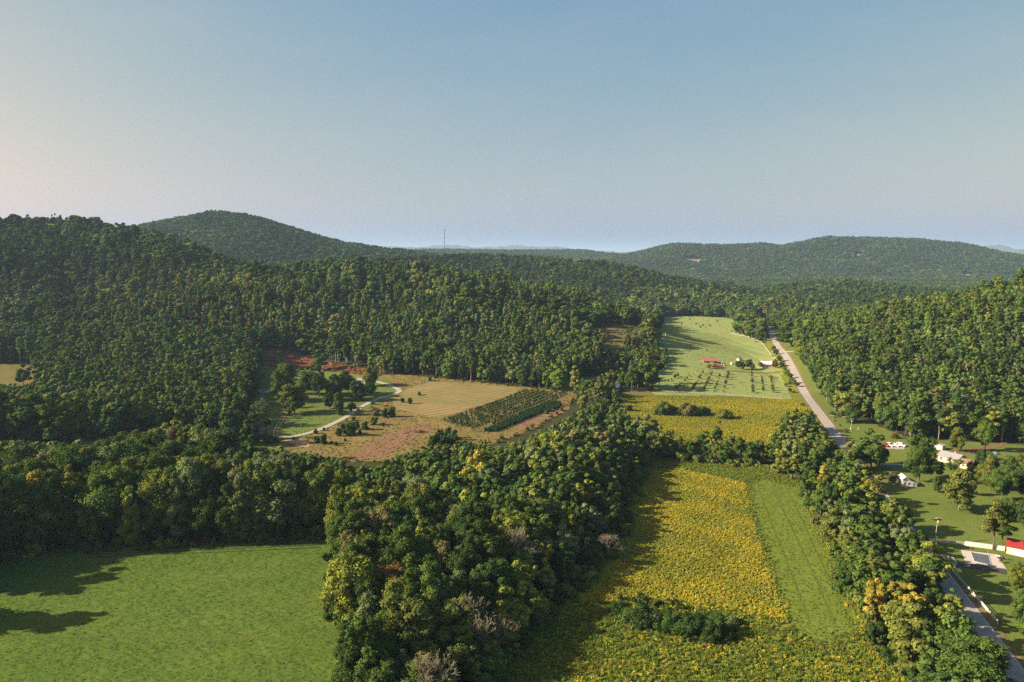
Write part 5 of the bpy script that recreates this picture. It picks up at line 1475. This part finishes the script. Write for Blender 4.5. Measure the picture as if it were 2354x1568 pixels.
# tarpaulin heap and bits behind
p = G(*Z6(2010, 640)); t = thing("tarpaulin_heap", "blue grey tarpaulin over a heap at the yard's back", "tarpaulin", p, R(20))
hm = bmesh.new(); bmesh.ops.create_uvsphere(hm, u_segments=14, v_segments=8, radius=1)
for v_ in hm.verts:
    v_.co.x *= 2.0 + .25 * math.sin(7 * v_.co.y); v_.co.y *= 1.3; v_.co.z = max(-.2, v_.co.z * 1.2 + .12 * math.sin(9 * v_.co.x))
me = bpy.data.meshes.new("cover"); hm.to_mesh(me); hm.free(); me.materials.append(mat("tarpaulin", (0.3, 0.34, 0.42), .6, noise=.2, nscale=1.5)); link("cover", me, t)
rp_ = MB()
for y in (-.6, .5): rp_.tube((-2.2, y, .1), (0, y, 1.3), .03, .03, 5).tube((0, y, 1.3), (2.2, y, .1), .03, .03, 5)
rp_.build("rope", m_wood, t)

# red roofed garage
p0, p1 = G(*Z7(1905, 225)), G(*Z7(2110, 268))
dv = unit(p1[:2] - p0[:2]); yaw = math.atan2(dv[1], dv[0]); L_, W_ = 11.0, 6.0
cen = p0 + np.array([*(dv * L_ / 2 + np.array([-dv[1], dv[0]]) * W_ / 2), 0])
t = house("garage", "cream garage with bright red metal roof at the right edge", "garage", cen, yaw, L_, W_, 2.7, 1.5, m_cream, m_redr, [('-x', 0, 1, .9, .9)], [('-y', -3.6, .95, 2.0, m_white)], over=.35)
for x0 in (-1.9, 2.0):
    g_ = MB()
    for k_ in range(4): g_.box(x0 - 1.4, x0 + 1.4, -W_ / 2 - .07, -W_ / 2 + .02, .03 + .56 * k_, .03 + .56 * k_ + .54)
    go = g_.build("garage_door", m_white, t); MB().box(x0 - .12, x0 + .12, -W_ / 2 - .13, -W_ / 2 - .06, .5, .56).build("handle", m_dkm, go)
sm = MB()
for k_ in range(14):
    x = -L_ / 2 - .3 + k_ * (L_ + .6) / 13
    for s in (-1, 1): sm.tube((x, 0, 2.7 + 1.5 + .2), (x, s * (W_ / 2 + .35), 2.7 - .175 + .2), .03, .03, 4)
sm.build("roof_seams", m_redr, t)["kind"] = "stuff"

# pool patio
C = GP([Z7(1432, 192), Z7(1480, 326), Z7(1905, 386), Z7(1795, 236)])
def slab(name, P4, z0, z1, m, parent=None):
    V = [(q[0], q[1], q[2] + z0) for q in P4] + [(q[0], q[1], q[2] + z1) for q in P4]
    return MB().add(V, [(0, 1, 2, 3), (4, 5, 6, 7), (0, 1, 5, 4), (1, 2, 6, 5), (2, 3, 7, 6), (3, 0, 4, 7)]).build(name, m, parent)
t = thing("pool_patio", "pale concrete patio with dark rectangular pool cover", "patio")
slab("paving", C, -.2, .16, m_conc, t)
K = GP([Z7(1532, 214), Z7(1572, 312), Z7(1750, 355), Z7(1722, 246)])
slab("pool_cover", K, .1, .19, mat("slate_cover", (0.075, 0.09, 0.10), .7, noise=.15, nscale=.7), t)
for i in range(4):
    a, b = K[i], K[(i + 1) % 4]
    MB().tube((a[0], a[1], a[2] + .2), (b[0], b[1], b[2] + .2), .09, .09, 5).build("coping", m_conc, t)
def lamp_post(u_, v_, H, label, head=True):
    p = G(u_, v_); t = thing("lamp_post", label, "lamp post", p)
    MB().tube((0, 0, -.2), (0, 0, H), .07, .05, 6).build("post", m_wood, t)
    if head: MB().box(-.15, .45, -.13, .13, H - .05, H + .22).build("lamp_head", m_lamp, t)
    return t
lamp_post(*Z7(1532, 214), 2.6, "thin post at the left corner of the pool cover", False)
lamp_post(*Z7(1711, 246), 1.9, "short thin post at the right of the pool cover", False)
def table_set(u_, v_, label, m_):
    p = G(u_, v_); t = thing("patio_table", label, "table", p + np.array([0, 0, .16]), R(15))
    MB().tube((0, 0, .7), (0, 0, .75), .75, .75, 14).build("table_top", m_, t); MB().tube((0, 0, 0), (0, 0, .7), .08, .06, 6).build("leg", m_dkm, t)
    MB().tube((0, 0, 0), (0, 0, .05), .35, .3, 10).build("foot", m_dkm, t)
def chair(u_, v_, label, yaw):
    p = G(u_, v_); t = thing("patio_chair", label, "chair", p + np.array([0, 0, .16]), yaw, "brown chairs on the pool patio")
    m_ = m_brown
    MB().box(-.3, .3, -.3, .3, .4, .46).build("seat", m_, t); MB().box(-.3, .3, .26, .32, .46, 1.0).build("backrest", m_, t)
    for x in (-.26, .26):
        for y in (-.26, .26): MB().box(x - .03, x + .03, y - .03, y + .03, 0, .4).build("leg", m_dkm, t)
table_set(*Z7(1815, 275), "white table on the right of the pool patio", m_white)
chair(*Z7(1860, 285), "brown chair by the white patio table, left one", R(200)); chair(*Z7(1905, 290), "brown chair by the white patio table, right one", R(150))
p = G(*Z7(1845, 325)); t = thing("barbecue_grill", "dark barbecue grill on the right of the patio", "grill", p + np.array([0, 0, .16]), R(30))
MB().box(-.5, .5, -.3, .3, .7, 1.0).build("firebox", m_dkm, t); MB().prism([(-.5, 1.0), (.5, 1.0), (.42, 1.25), (-.42, 1.25)], -.28, .28).build("lid", m_dkm, t)
for x in (-.45, .45):
    for y in (-.25, .25): MB().box(x - .03, x + .03, y - .03, y + .03, 0, .7).build("leg", m_dkm, t)

# white fences
def fence(label, pts, H=1.25, rails=(.35, .72, 1.1), step=2.4, panel=False, grp="white fences round the pool yard"):
    Q = GP(pts); t = thing("white_fence", label, "fence", Q[0], 0, grp)
    o0 = Q[0]
    for a, b in zip(Q[:-1], Q[1:]):
        n = max(1, int(round(np.linalg.norm(b - a) / step)))
        for i in range(n + 1):
            if i == 0 and a is not Q[0]: continue
            c = a + (b - a) * i / n - o0
            MB().box(c[0] - .075, c[0] + .075, c[1] - .075, c[1] + .075, c[2] - .3, c[2] + H).build("post", m_white, t)
        for i in range(n):
            c0 = a + (b - a) * i / n - o0; c1 = a + (b - a) * (i + 1) / n - o0
            nn = np.array([-(c1 - c0)[1], (c1 - c0)[0], 0]); nn = nn / np.linalg.norm(nn) * .03
            for zz, hh, nm in ([(0.08, H - .12, "panel")] if panel else [(r_, .15, "rail") for r_ in rails]):
                V = [c0 + nn, c1 + nn, c1 - nn, c0 - nn]
                V = [v_ + np.array([0, 0, zz]) for v_ in V] + [v_ + np.array([0, 0, zz + hh]) for v_ in V]
                MB().add(V, [(0, 1, 2, 3), (4, 5, 6, 7), (0, 1, 5, 4), (1, 2, 6, 5), (2, 3, 7, 6), (3, 0, 4, 7)]).build(nm, m_white, t)
fence("white three rail fence along the back of the pool yard", [Z7(1085, 102), Z7(1470, 142)])
fence("white solid panel fence behind the pool patio", [Z7(1472, 143), Z7(1885, 200)], H=1.7, panel=True)
fence("white rail fence from the yard corner down to the drive", [Z7(1085, 102), Z7(1225, 265), Z7(1380, 318)])
fence("short white rail fence beside the dark drive", [Z7(1285, 352), Z7(1386, 352)])
fence("long white rail fence along the road towards the lower right", [Z7(1285, 352), Z7(1815, 965)])

# utility poles
def pole(u_, v_, vtop, label, arm=True, lean=0.0, m_=None):
    p = G(u_, v_); H = (v_ - vtop) / FPX * project(p)[2]
    t = thing("utility_pole", label, "pole", p, R(12)); t.rotation_euler = (0, lean, R(12))
    MB().tube((0, 0, -.5), (0, 0, H), .17, .11, 7).build("pole_shaft", m_ or m_wood, t)
    if arm:
        MB().box(-1.2, 1.2, -.07, .07, H - .75, H - .58).build("cross_arm", m_wood, t)
        for x in (-1.1, -.45, .45, 1.1): MB().tube((x, 0, H - .58), (x, 0, H - .33), .06, .04, 6).build("insulator", m_lamp, t)
        MB().tube((0, -.28, H - 1.9), (0, -.28, H - 1.1), .2, .2, 8).build("transformer", m_conc, t)
pole(*Z7(1160, 108), Z6(0, 1368)[1], "wooden utility pole with cross arm at the pool yard fence", lean=.06)
pole(*Z6(172, 158), Z6(0, 33)[1], "utility pole with cross arm right of the road bend")
pole(*Z6(318, 372), Z6(0, 212)[1], "pale utility pole in front of the dark holly")
pole(*ZL(1390, 1392), ZL(0, 1070)[1], "thin bare pole beside the gravel drive", False)
pole(*ZO(1505, 470), ZO(0, 360)[1], "thin pole right of the farm grove", False)
for x, y, t_, lb in ((778, 1195, 935, "lamp post between red barn and wheel ruts"), (1715, 915, 730, "lamp post on the shaded homestead lawn")):
    p = G(*ZL(x, y)); lamp_post(*ZL(x, y), (y - t_) * .1099 / FPX * project(p)[2], lb)
x, y = Z2(1265, 690); lamp_post(x, y, 90 * .2499 / FPX * project(G(x, y))[2], "lamp post inside the drive bend")
# white marker posts on the lawn by the road
for j, (x, y) in enumerate([(312, 350), (403, 352), (655, 478)]):
    p = G(*Z6(x, y)); t = thing("marker_post", ["white marker post on the lawn, nearest the road", "white marker post on the lawn, middle one", "white marker post on the lawn, nearest the cars"][j], "post", p, 0, "white marker posts on the lawn")
    MB().box(-.14, .14, -.14, .14, -.1, 1.1).build("post", m_white, t); MB().box(-.2, .2, -.2, .2, 1.1, 1.2).build("cap", m_white, t)

# red barn of the homestead
house("red_barn", "dark red barn with worn dark metal roof at the homestead", "barn", G(*ZL(355, 1425)) + np.array([0, 3, 0]), R(-4), 11.5, 6.5, 2.3, 2.2, m_redw, m_dmetal, [('-y', -4.2, .9, .9, .7), ('-y', 3.2, .9, .8, .7)], [('-y', 0.4, 1.8, 2.0, m_redw)])
house("brick_house", "pinkish brick house half hidden in the homestead grove", "house", G(*Z2(985, 705)), R(65), 9, 6, 2.7, 1.8, m_brick, m_brown, [('-y', -3, 1, 1, 1.1), ('-y', 2, 1, 1, 1.1), ('-x', 0, 1, 1.2, 1.1)], [('-x', 2, .9, 2, m_white)], chimney=2)
house("small_house", "small white building under the trees at the drive top", "house", G(*Z2(1262, 535)), R(-10), 6.5, 5, 2.5, 1.4, m_white, m_grey, [('-y', -1.5, 1, .9, 1), ('-x', 0, 1, .9, 1)], [('-y', 1.2, .9, 2, m_wood)])

# round pool
p = G(*ZL(603, 470)); t = thing("round_pool", "round above ground pool with pale wall on the homestead lawn", "pool", p)
def ring(r0, r1, z0, z1, n=28):
    V = [(r * math.cos(2 * math.pi * i / n), r * math.sin(2 * math.pi * i / n), z_) for r, z_ in ((r0, z0), (r1, z0), (r1, z1), (r0, z1)) for i in range(n)]
    return MB().add(V, [(a * n + i, a * n + (i + 1) % n, ((a + 1) % 4) * n + (i + 1) % n, ((a + 1) % 4) * n + i) for a in range(4) for i in range(n)])
ring(3.45, 3.55, -.2, 1.2).build("pool_wall", m_white, t); ring(3.38, 3.66, 1.2, 1.28).build("rim", m_blue, t)
m_pool = mat("pool_water", (0.03, 0.2, 0.28), .05, spec=.8)
MB().add([(3.44 * math.cos(2 * math.pi * i / 28), 3.44 * math.sin(2 * math.pi * i / 28), 1.02) for i in range(28)], [tuple(range(28))]).build("water_surface", m_pool, t)
ld = MB()
for x in (-.25, .25): ld.tube((x, -4.0, 0), (x, -3.55, 1.6), .04, .04, 5).tube((x, -3.55, 1.6), (x, -3.2, .8), .04, .04, 5)
for k_ in range(4): ld.tube((-.25, -3.95 + .1 * k_, .25 + .32 * k_), (.25, -3.95 + .1 * k_, .25 + .32 * k_), .03, .03, 5)
ld.build("ladder", m_white, t)
p = G(*ZL(573, 562)); t = thing("lawn_bench", "long low white bench on the lawn below the round pool", "bench", p, R(-8))
MB().box(-1.7, 1.7, -.25, .25, .4, .5).build("seat", m_white, t)
for x in (-1.4, 1.4): MB().box(x - .08, x + .08, -.2, .2, -.1, .4).build("leg", m_white, t)
# brush pile and logs
p = G(*Z2(1795, 990)); t = thing("brush_pile", "dark heap of cut branches on the cleared strip", "brush pile", p)
bp_ = MB()
for i in range(170):
    a = random.uniform(0, 6.28); r0 = abs(random.gauss(0, 1.6)); c = np.array([r0 * math.cos(a) * 1.6, r0 * math.sin(a), max(0, 1.5 - .6 * r0) * random.random()])
    d = np.array([random.gauss(0, 1), random.gauss(0, 1), random.gauss(0, .35)]); d = d / np.linalg.norm(d) * random.uniform(.6, 1.6)
    bp_.tube(c - d, c + d, random.uniform(.04, .1), .03, 4)
bp_.build("branches", mat("cut_branches", (0.14, 0.09, 0.06), .95), t)["kind"] = "stuff"
for j, (x, y, a) in enumerate([(1700, 985, .3), (1735, 1000, -.2), (1660, 1000, .8), (1640, 1020, -.5)]):
    p = G(*Z2(x, y)); q = thing("log", "pale fallen log beside the brush heap, %s from left" % ordinal([2, 1, 3, 4][[2, 3, 0, 1].index(j)] if False else {0: 3, 1: 4, 2: 2, 3: 1}[j]), "log", p, a, "logs beside the brush heap")
    MB().tube((-2.0, 0, .2), (2.0, 0, .25), .2, .13, 7).build("stem", M_PALE, q); MB().tube((.6, 0, .3), (1.4, .5, .6), .07, .04, 5).build("branch_stub", M_PALE, q)
# rusty machine
p = G(*Z2(1482, 748)); t = thing("skid_loader", "small rusty orange loader parked above the rough pasture", "loader", p, R(200))
m_rust = mat("rusty_orange", (0.36, 0.15, 0.06), .8, noise=.3, nscale=2)
MB().prism([(-1.2, .45), (1.0, .45), (1.0, 1.1), (.3, 1.2), (-1.2, 1.35)], -.6, .6).build("body", m_rust, t)
cb = MB()
for x in (-.5, .5):
    for y in (-.52, .52): cb.box(x - .05, x + .05, y - .05, y + .05, 1.2, 2.1)
cb.box(-.6, .6, -.6, .6, 2.1, 2.18).build("cab", m_rust, t)
for y in (-.75, .75): MB().tube((-1.1, y, 1.4), (1.3, y, .7), .09, .09, 5).build("lift_arm", m_rust, t)
MB().prism([(1.3, .15), (2.0, .15), (1.5, .8), (1.3, .8)], -.95, .95).build("bucket", m_dkm, t)
for x in (-.7, .6):
    for y in (-.72, .72):
        w = MB().tube((x, y - .14, .42), (x, y + .14, .42), .42, .42, 12).build("wheel", m_tyre, t); MB().tube((x, y - .16, .42), (x, y + .16, .42), .2, .2, 10).build("rim", m_white, w)

# cars
def car(name, label, cat, loc, yaw, paint, kind="sedan", group=None):
    t = thing(name, label, cat, loc, yaw, group)
    L, W, = (5.4, 1.9) if kind == "pickup" else (4.6, 1.8)
    roof = 1.85 if kind == "pickup" else 1.7 if kind == "suv" else 1.45
    base = [(-L / 2, .45), (-L / 2 + .1, .3), (L / 2 - .1, .3), (L / 2, .5), (L / 2 - .05, .85), (L / 2 - 1.1, 1.0), (-L / 2 + .1, 1.0), (-L / 2, .85)]
    MB().prism(base, -W / 2, W / 2).build("body", paint, t)
    if kind == "pickup": cabp = [(-.6, .98), (1.45, .98), (.9, roof), (-.5, roof)]
    elif kind == "suv": cabp = [(-L / 2 + .15, .98), (1.2, .98), (.6, roof), (-L / 2 + .35, roof)]
    else: cabp = [(-1.75, .98), (1.2, .98), (.45, roof), (-1.1, roof)]
    y = W / 2 - .1
    cn = MB().prism(cabp, -y + .08, y - .08).build("cabin", paint, t)
    def lerp(a, b, f): return (a[0] + (b[0] - a[0]) * f, a[1] + (b[1] - a[1]) * f)
    side = [lerp(cabp[0], cabp[3], .15), lerp(cabp[1], cabp[2], .15), lerp(cabp[1], cabp[2], .85), lerp(cabp[0], cabp[3], .85)]
    cx = sum(q[0] for q in side) / 4
    side = [(cx + (q[0] - cx) * .9, q[1]) for q in side]
    for s in (-1, 1): MB().prism(side, *sorted((s * (y - .1), s * (y - .06)))).build("side_window", m_glass, cn)
    for a, b, nm in ((cabp[1], cabp[2], "windscreen"), (cabp[0], cabp[3], "rear_window")):
        q0, q1 = lerp(a, b, .12), lerp(a, b, .9); dx = .03 if nm == "windscreen" else -.03
        MB().prism([q0, (q0[0] + dx, q0[1] + .01), (q1[0] + dx, q1[1] + .01), q1], -y + .2, y - .2).build(nm, m_glass, cn)
    if kind == "pickup": MB().box(-L / 2 + .12, -.75, -W / 2 + .12, W / 2 - .12, .95, 1.015).build("bed_floor", m_dkm, t)
    for x in (-L / 2 + .9, L / 2 - .95):
        for s in (-1, 1):
            w = MB().tube((x, s * (W / 2 - .2), .34), (x, s * (W / 2 + .02), .34), .34, .34, 14).build("wheel", m_tyre, t); MB().tube((x, s * (W / 2), .34), (x, s * (W / 2 + .04), .34), .2, .2, 10).build("rim", m_chrome, w)
    for s in (-1, 1):
        MB().box(L / 2 - .1, L / 2 + .01, s * .62 - .2, s * .62 + .2, .62, .8).build("headlight", m_lamp, t); MB().box(-L / 2 - .01, -L / 2 + .05, s * .7 - .12, s * .7 + .12, .65, .82).build("tail_light", m_redr, t)
    MB().box(L / 2 - .02, L / 2 + .06, -W / 2 + .05, W / 2 - .05, .32, .48).build("bumper", m_dkm, t)
    return t
pw = mat("white_car_paint", (0.78, 0.77, 0.75), .3, spec=.5); pr = mat("red_car_paint", (0.30, 0.02, 0.025), .3, spec=.5); pg = mat("grey_green_paint", (0.22, 0.27, 0.26), .4, spec=.5)
car("car", "dark red car, leftmost of the parked row", "car", G(*Z8(190, 212)), R(-72), pr, "sedan", "cars parked on the lawn")
car("pickup_truck", "white pickup beside the dark red car", "pickup", G(*Z8(262, 212)), R(-68), pw, "pickup", "cars parked on the lawn")
car("car", "white car in the middle of the parked row", "car", G(*Z8(385, 216)), R(-66), pw, "sedan", "cars parked on the lawn")
car("car", "white off-roader, rightmost of the parked row by the big tree", "car", G(*Z8(495, 214)), R(-60), pw, "suv", "cars parked on the lawn")
drape("parking_pad", GP([Z8(245, 258), Z8(330, 240), Z8(420, 240), Z8(560, 245), Z8(560, 285), Z8(400, 280)]), m_gravel, .18, 3, "pale gravel pad in front of the parked cars")
car("pickup_truck", "white pickup at the middle hill's wood edge clearing", "pickup", G(*Z2(2050, 372)), R(20), pw, "pickup")
house("trailer_shed", "low white shed beside the white pickup in the hill edge clearing", "shed", G(*Z2(2038, 352)), R(-6), 7, 3, 2.2, .4, m_white, m_white, [('-y', -2, 1, .9, .8)], [('-y', 1.2, .9, 1.9, m_conc)], over=.2)
car("car", "pale car seen through the slender tree left of the ruts", "car", G(*ZL(415, 800)), R(5), pw, "suv")

# far farm
house("long_barn", "long low barn with faded red roof by the far orchard", "barn", G(*ZO(668, 345)) + np.array([0, 3, 0]), R(-3), 11, 6.5, 2.0, 1.6, m_redp, m_redp, [('-y', -3.6, .9, .9, .7)], [('-y', .9, 3.6, 1.9, m_white)])
house("red_shed", "low dark red shed in front of the long barn", "shed", G(*ZO(820, 434)) + np.array([0, 1.5, 0]), R(-4), 6.5, 3.2, 1.3, .9, m_redr, m_redr, [('-y', 1.6, .5, .8, .6)], [('-y', -1, 1.4, 1.2, m_redw)], over=.15)
house("farmhouse", "white farmhouse with pale blue roof beside the far road", "house", G(*ZO(1740, 428)) + np.array([0, 3, 0]), R(-8), 8.5, 7, 2.8, 2.0, m_cream, m_blue, [('-y', -2.6, .9, 1, 1.2), ('-y', 2.8, .9, 1, 1.2), ('-x', 0, 1, 1, 1.2)], [('-y', .4, 1, 2.1, m_wood)], chimney=-1.5)
p = G(*ZO(900, 385)); t = thing("tractor", "grey green tractor near the farm barn", "tractor", p, R(-40))
MB().prism([(-.3, .7), (1.7, .7), (1.7, 1.4), (-.3, 1.5)], -.4, .4).build("bonnet", pg, t); MB().prism([(-1.3, 1.0), (-.1, 1.0), (-.2, 2.5), (-1.2, 2.5)], -.6, .6).build("cab", m_glass, t); MB().box(-1.4, 0, -.72, .72, 2.5, 2.62).build("cab_roof", m_white, t)
for x, r_, s in ((-.8, .8, .75), (1.3, .48, .6)):
    for sg in (-1, 1):
        w = MB().tube((x, sg * s, r_), (x, sg * (s + .3), r_), r_, r_, 14).build("wheel", m_tyre, t); MB().tube((x, sg * s, r_), (x, sg * (s + .33), r_), r_ * .5, r_ * .5, 10).build("rim", m_white, w)
MB().tube((1.2, 0, 1.4), (1.2, 0, 2.2), .05, .05, 6).build("exhaust", m_dkm, t)
p = G(*ZO(1065, 372)); t = thing("water_tank", "small white tank in the farmyard", "tank", p)
MB().tube((0, 0, 0), (0, 0, 1.6), 1.0, 1.0, 14).build("tank_body", m_white, t); MB().tube((0, 0, 1.6), (0, 0, 2.0), 1.0, .25, 14).build("domed_lid", m_white, t)
p = G(*ZO(1210, 300)); house("small_house", "small pale gable behind the farm grove", "house", p, R(30), 3.6, 3, 1.9, 1.0, m_cream, m_grey, [('-y', 0, .7, .7, .7)], [('-x', 0, .8, 1.7, m_wood)])

# pasture fence
def wire_fence(label, pts):
    Q = GP(pts); t = thing("pasture_fence", label, "fence", Q[0], 0, "fence runs round the far pasture")
    ps, rl = MB(), MB()
    for a, b in zip(Q[:-1], Q[1:]):
        n = max(1, int(np.linalg.norm(b - a) / 5))
        for i in range(n):
            c0, c1 = a + (b - a) * i / n - Q[0], a + (b - a) * (i + 1) / n - Q[0]
            ps.box(c0[0] - .12, c0[0] + .12, c0[1] - .12, c0[1] + .12, c0[2] - .3, c0[2] + 1.35)
            for zz in (.45, .85, 1.2): rl.tube(c0 + np.array([0, 0, zz]), c1 + np.array([0, 0, zz]), .09, .09, 4)
    ps.build("posts", m_cf, t)["kind"] = "stuff"; rl.build("rails", m_cf, t)["kind"] = "stuff"
m_cf = mat("pale_fence_wood", (0.36, 0.32, 0.26), .9, noise=.2, nscale=.5)
wire_fence("pale rail fence on the pasture's creek side", [Z3(1045, 160), Z3(1070, 210), Z3(915, 335), Z3(1035, 500)])
wire_fence("pale rail fence between orchard and goldenrod field", [Z3(1035, 500), Z3(1400, 520), Z3(1750, 540), Z3(2100, 565), Z3(2450, 590)])
wire_fence("pale rail fence bending along the upper pasture's road side", [(1680, 768), (1720, 776), (1750, 788), (1764, 806), (1772, 818)])
wire_fence("pale rail fence at the upper left of the pasture", [(1522, 742), (1527, 768), (1531, 774), (1523, 787)])

# mast on the ridge
p = at_depth(1021, 527, 1470.0); gz_ = float(terrain(p[0], p[1])); Hm = p[2] - gz_
t = thing("radio_mast", "tall thin lattice mast on the wooded ridge skyline", "mast", (p[0], p[1], gz_))
m_mast = mat("mast_steel", (0.09, 0.075, 0.075), .7)
lg = [(.6 * math.cos(a), .6 * math.sin(a)) for a in (0.3, 2.4, 4.5)]
for x, y in lg: MB().tube((x, y, -1), (x, y, Hm), .12, .10, 5).build("mast_leg", m_mast, t)
br = MB()
for k_ in range(int(Hm / 3)):
    for i in range(3):
        a, b = lg[i], lg[(i + 1) % 3]; br.tube((*a, 3 * k_), (*b, 3 * k_ + 3), .07, .07, 4).tube((*a, 3 * k_ + 3), (*b, 3 * k_ + 3), .07, .07, 4)
br.build("bracing", m_mast, t)["kind"] = "stuff"
for f_ in (.58, .75, .86, .96): MB().tube((0, 0, Hm * f_), (0, 0, Hm * f_ + 1.2), 1.15, 1.15, 8).build("antenna_ring", m_mast, t)
MB().tube((0, 0, Hm), (0, 0, Hm + 4), .12, .08, 5).build("top_rod", m_mast, t)

# far scars and houses
m_scar = field_material("bare_rock", [(0.3, 0.22, 0.15), (0.36, 0.28, 0.2), (0.22, 0.15, 0.1), (0.38, 0.3, 0.23)], (0.01, 0.05, 0.2), bump=1.5, bscale=.1)
drape("quarry_scar", GP([(1572, 594), (1585, 597), (1600, 598), (1612, 597), (1604, 604), (1588, 603), (1576, 599)]), m_scar, 1.5, 14, "pale bare scar on the far right hill")
drape("ploughed_field", GP([(1640, 660), (1692, 661), (1696, 667), (1636, 667)]), m_scar, .6, 25, "orange bare field seen in the notch between the hills")
house("hillside_house", "tiny white house high on the far right hill", "house", G(1972, 592) + np.array([0, 0, 5]), R(10), 11, 8, 4.5, 3, m_white, m_cream, [('-y', -3, 1.5, 1.2, 1.5), ('-y', 3, 1.5, 1.2, 1.5)], [('-y', 0, 1.2, 2.2, m_wood)])
house("hillside_house", "pale low house on the lower right flank of the far hill", "house", G(2222, 637) + np.array([0, 0, 5]), R(-8), 15, 7, 3, 2, m_cream, m_conc, [('-y', -4, 1, 1.5, 1.2), ('-y', 4, 1, 1.5, 1.2)], [('-y', 0, 1.2, 2.2, m_wood)])
# ---------------------------------------------------------------- haze
hz = bpy.data.materials.new("haze"); hz.use_nodes = True
for n in list(hz.node_tree.nodes):
    if n.type != 'OUTPUT_MATERIAL': hz.node_tree.nodes.remove(n)
pv = hz.node_tree.nodes.new("ShaderNodeVolumePrincipled")
pv.inputs["Color"].default_value = (0.42, 0.65, 0.88, 1)
pv.inputs["Density"].default_value = 5.8e-5
pv.inputs["Anisotropy"].default_value = 0.1
hz.node_tree.links.new(pv.outputs[0], hz.node_tree.nodes["Material Output"].inputs["Volume"])
hb_ = MB().box(-30000, 30000, -5000, 36000, -6, 460).build("haze", hz)
hb_["kind"] = "stuff"; hb_["label"] = "thin bluish summer haze over the valley"
hb_.visible_shadow = True
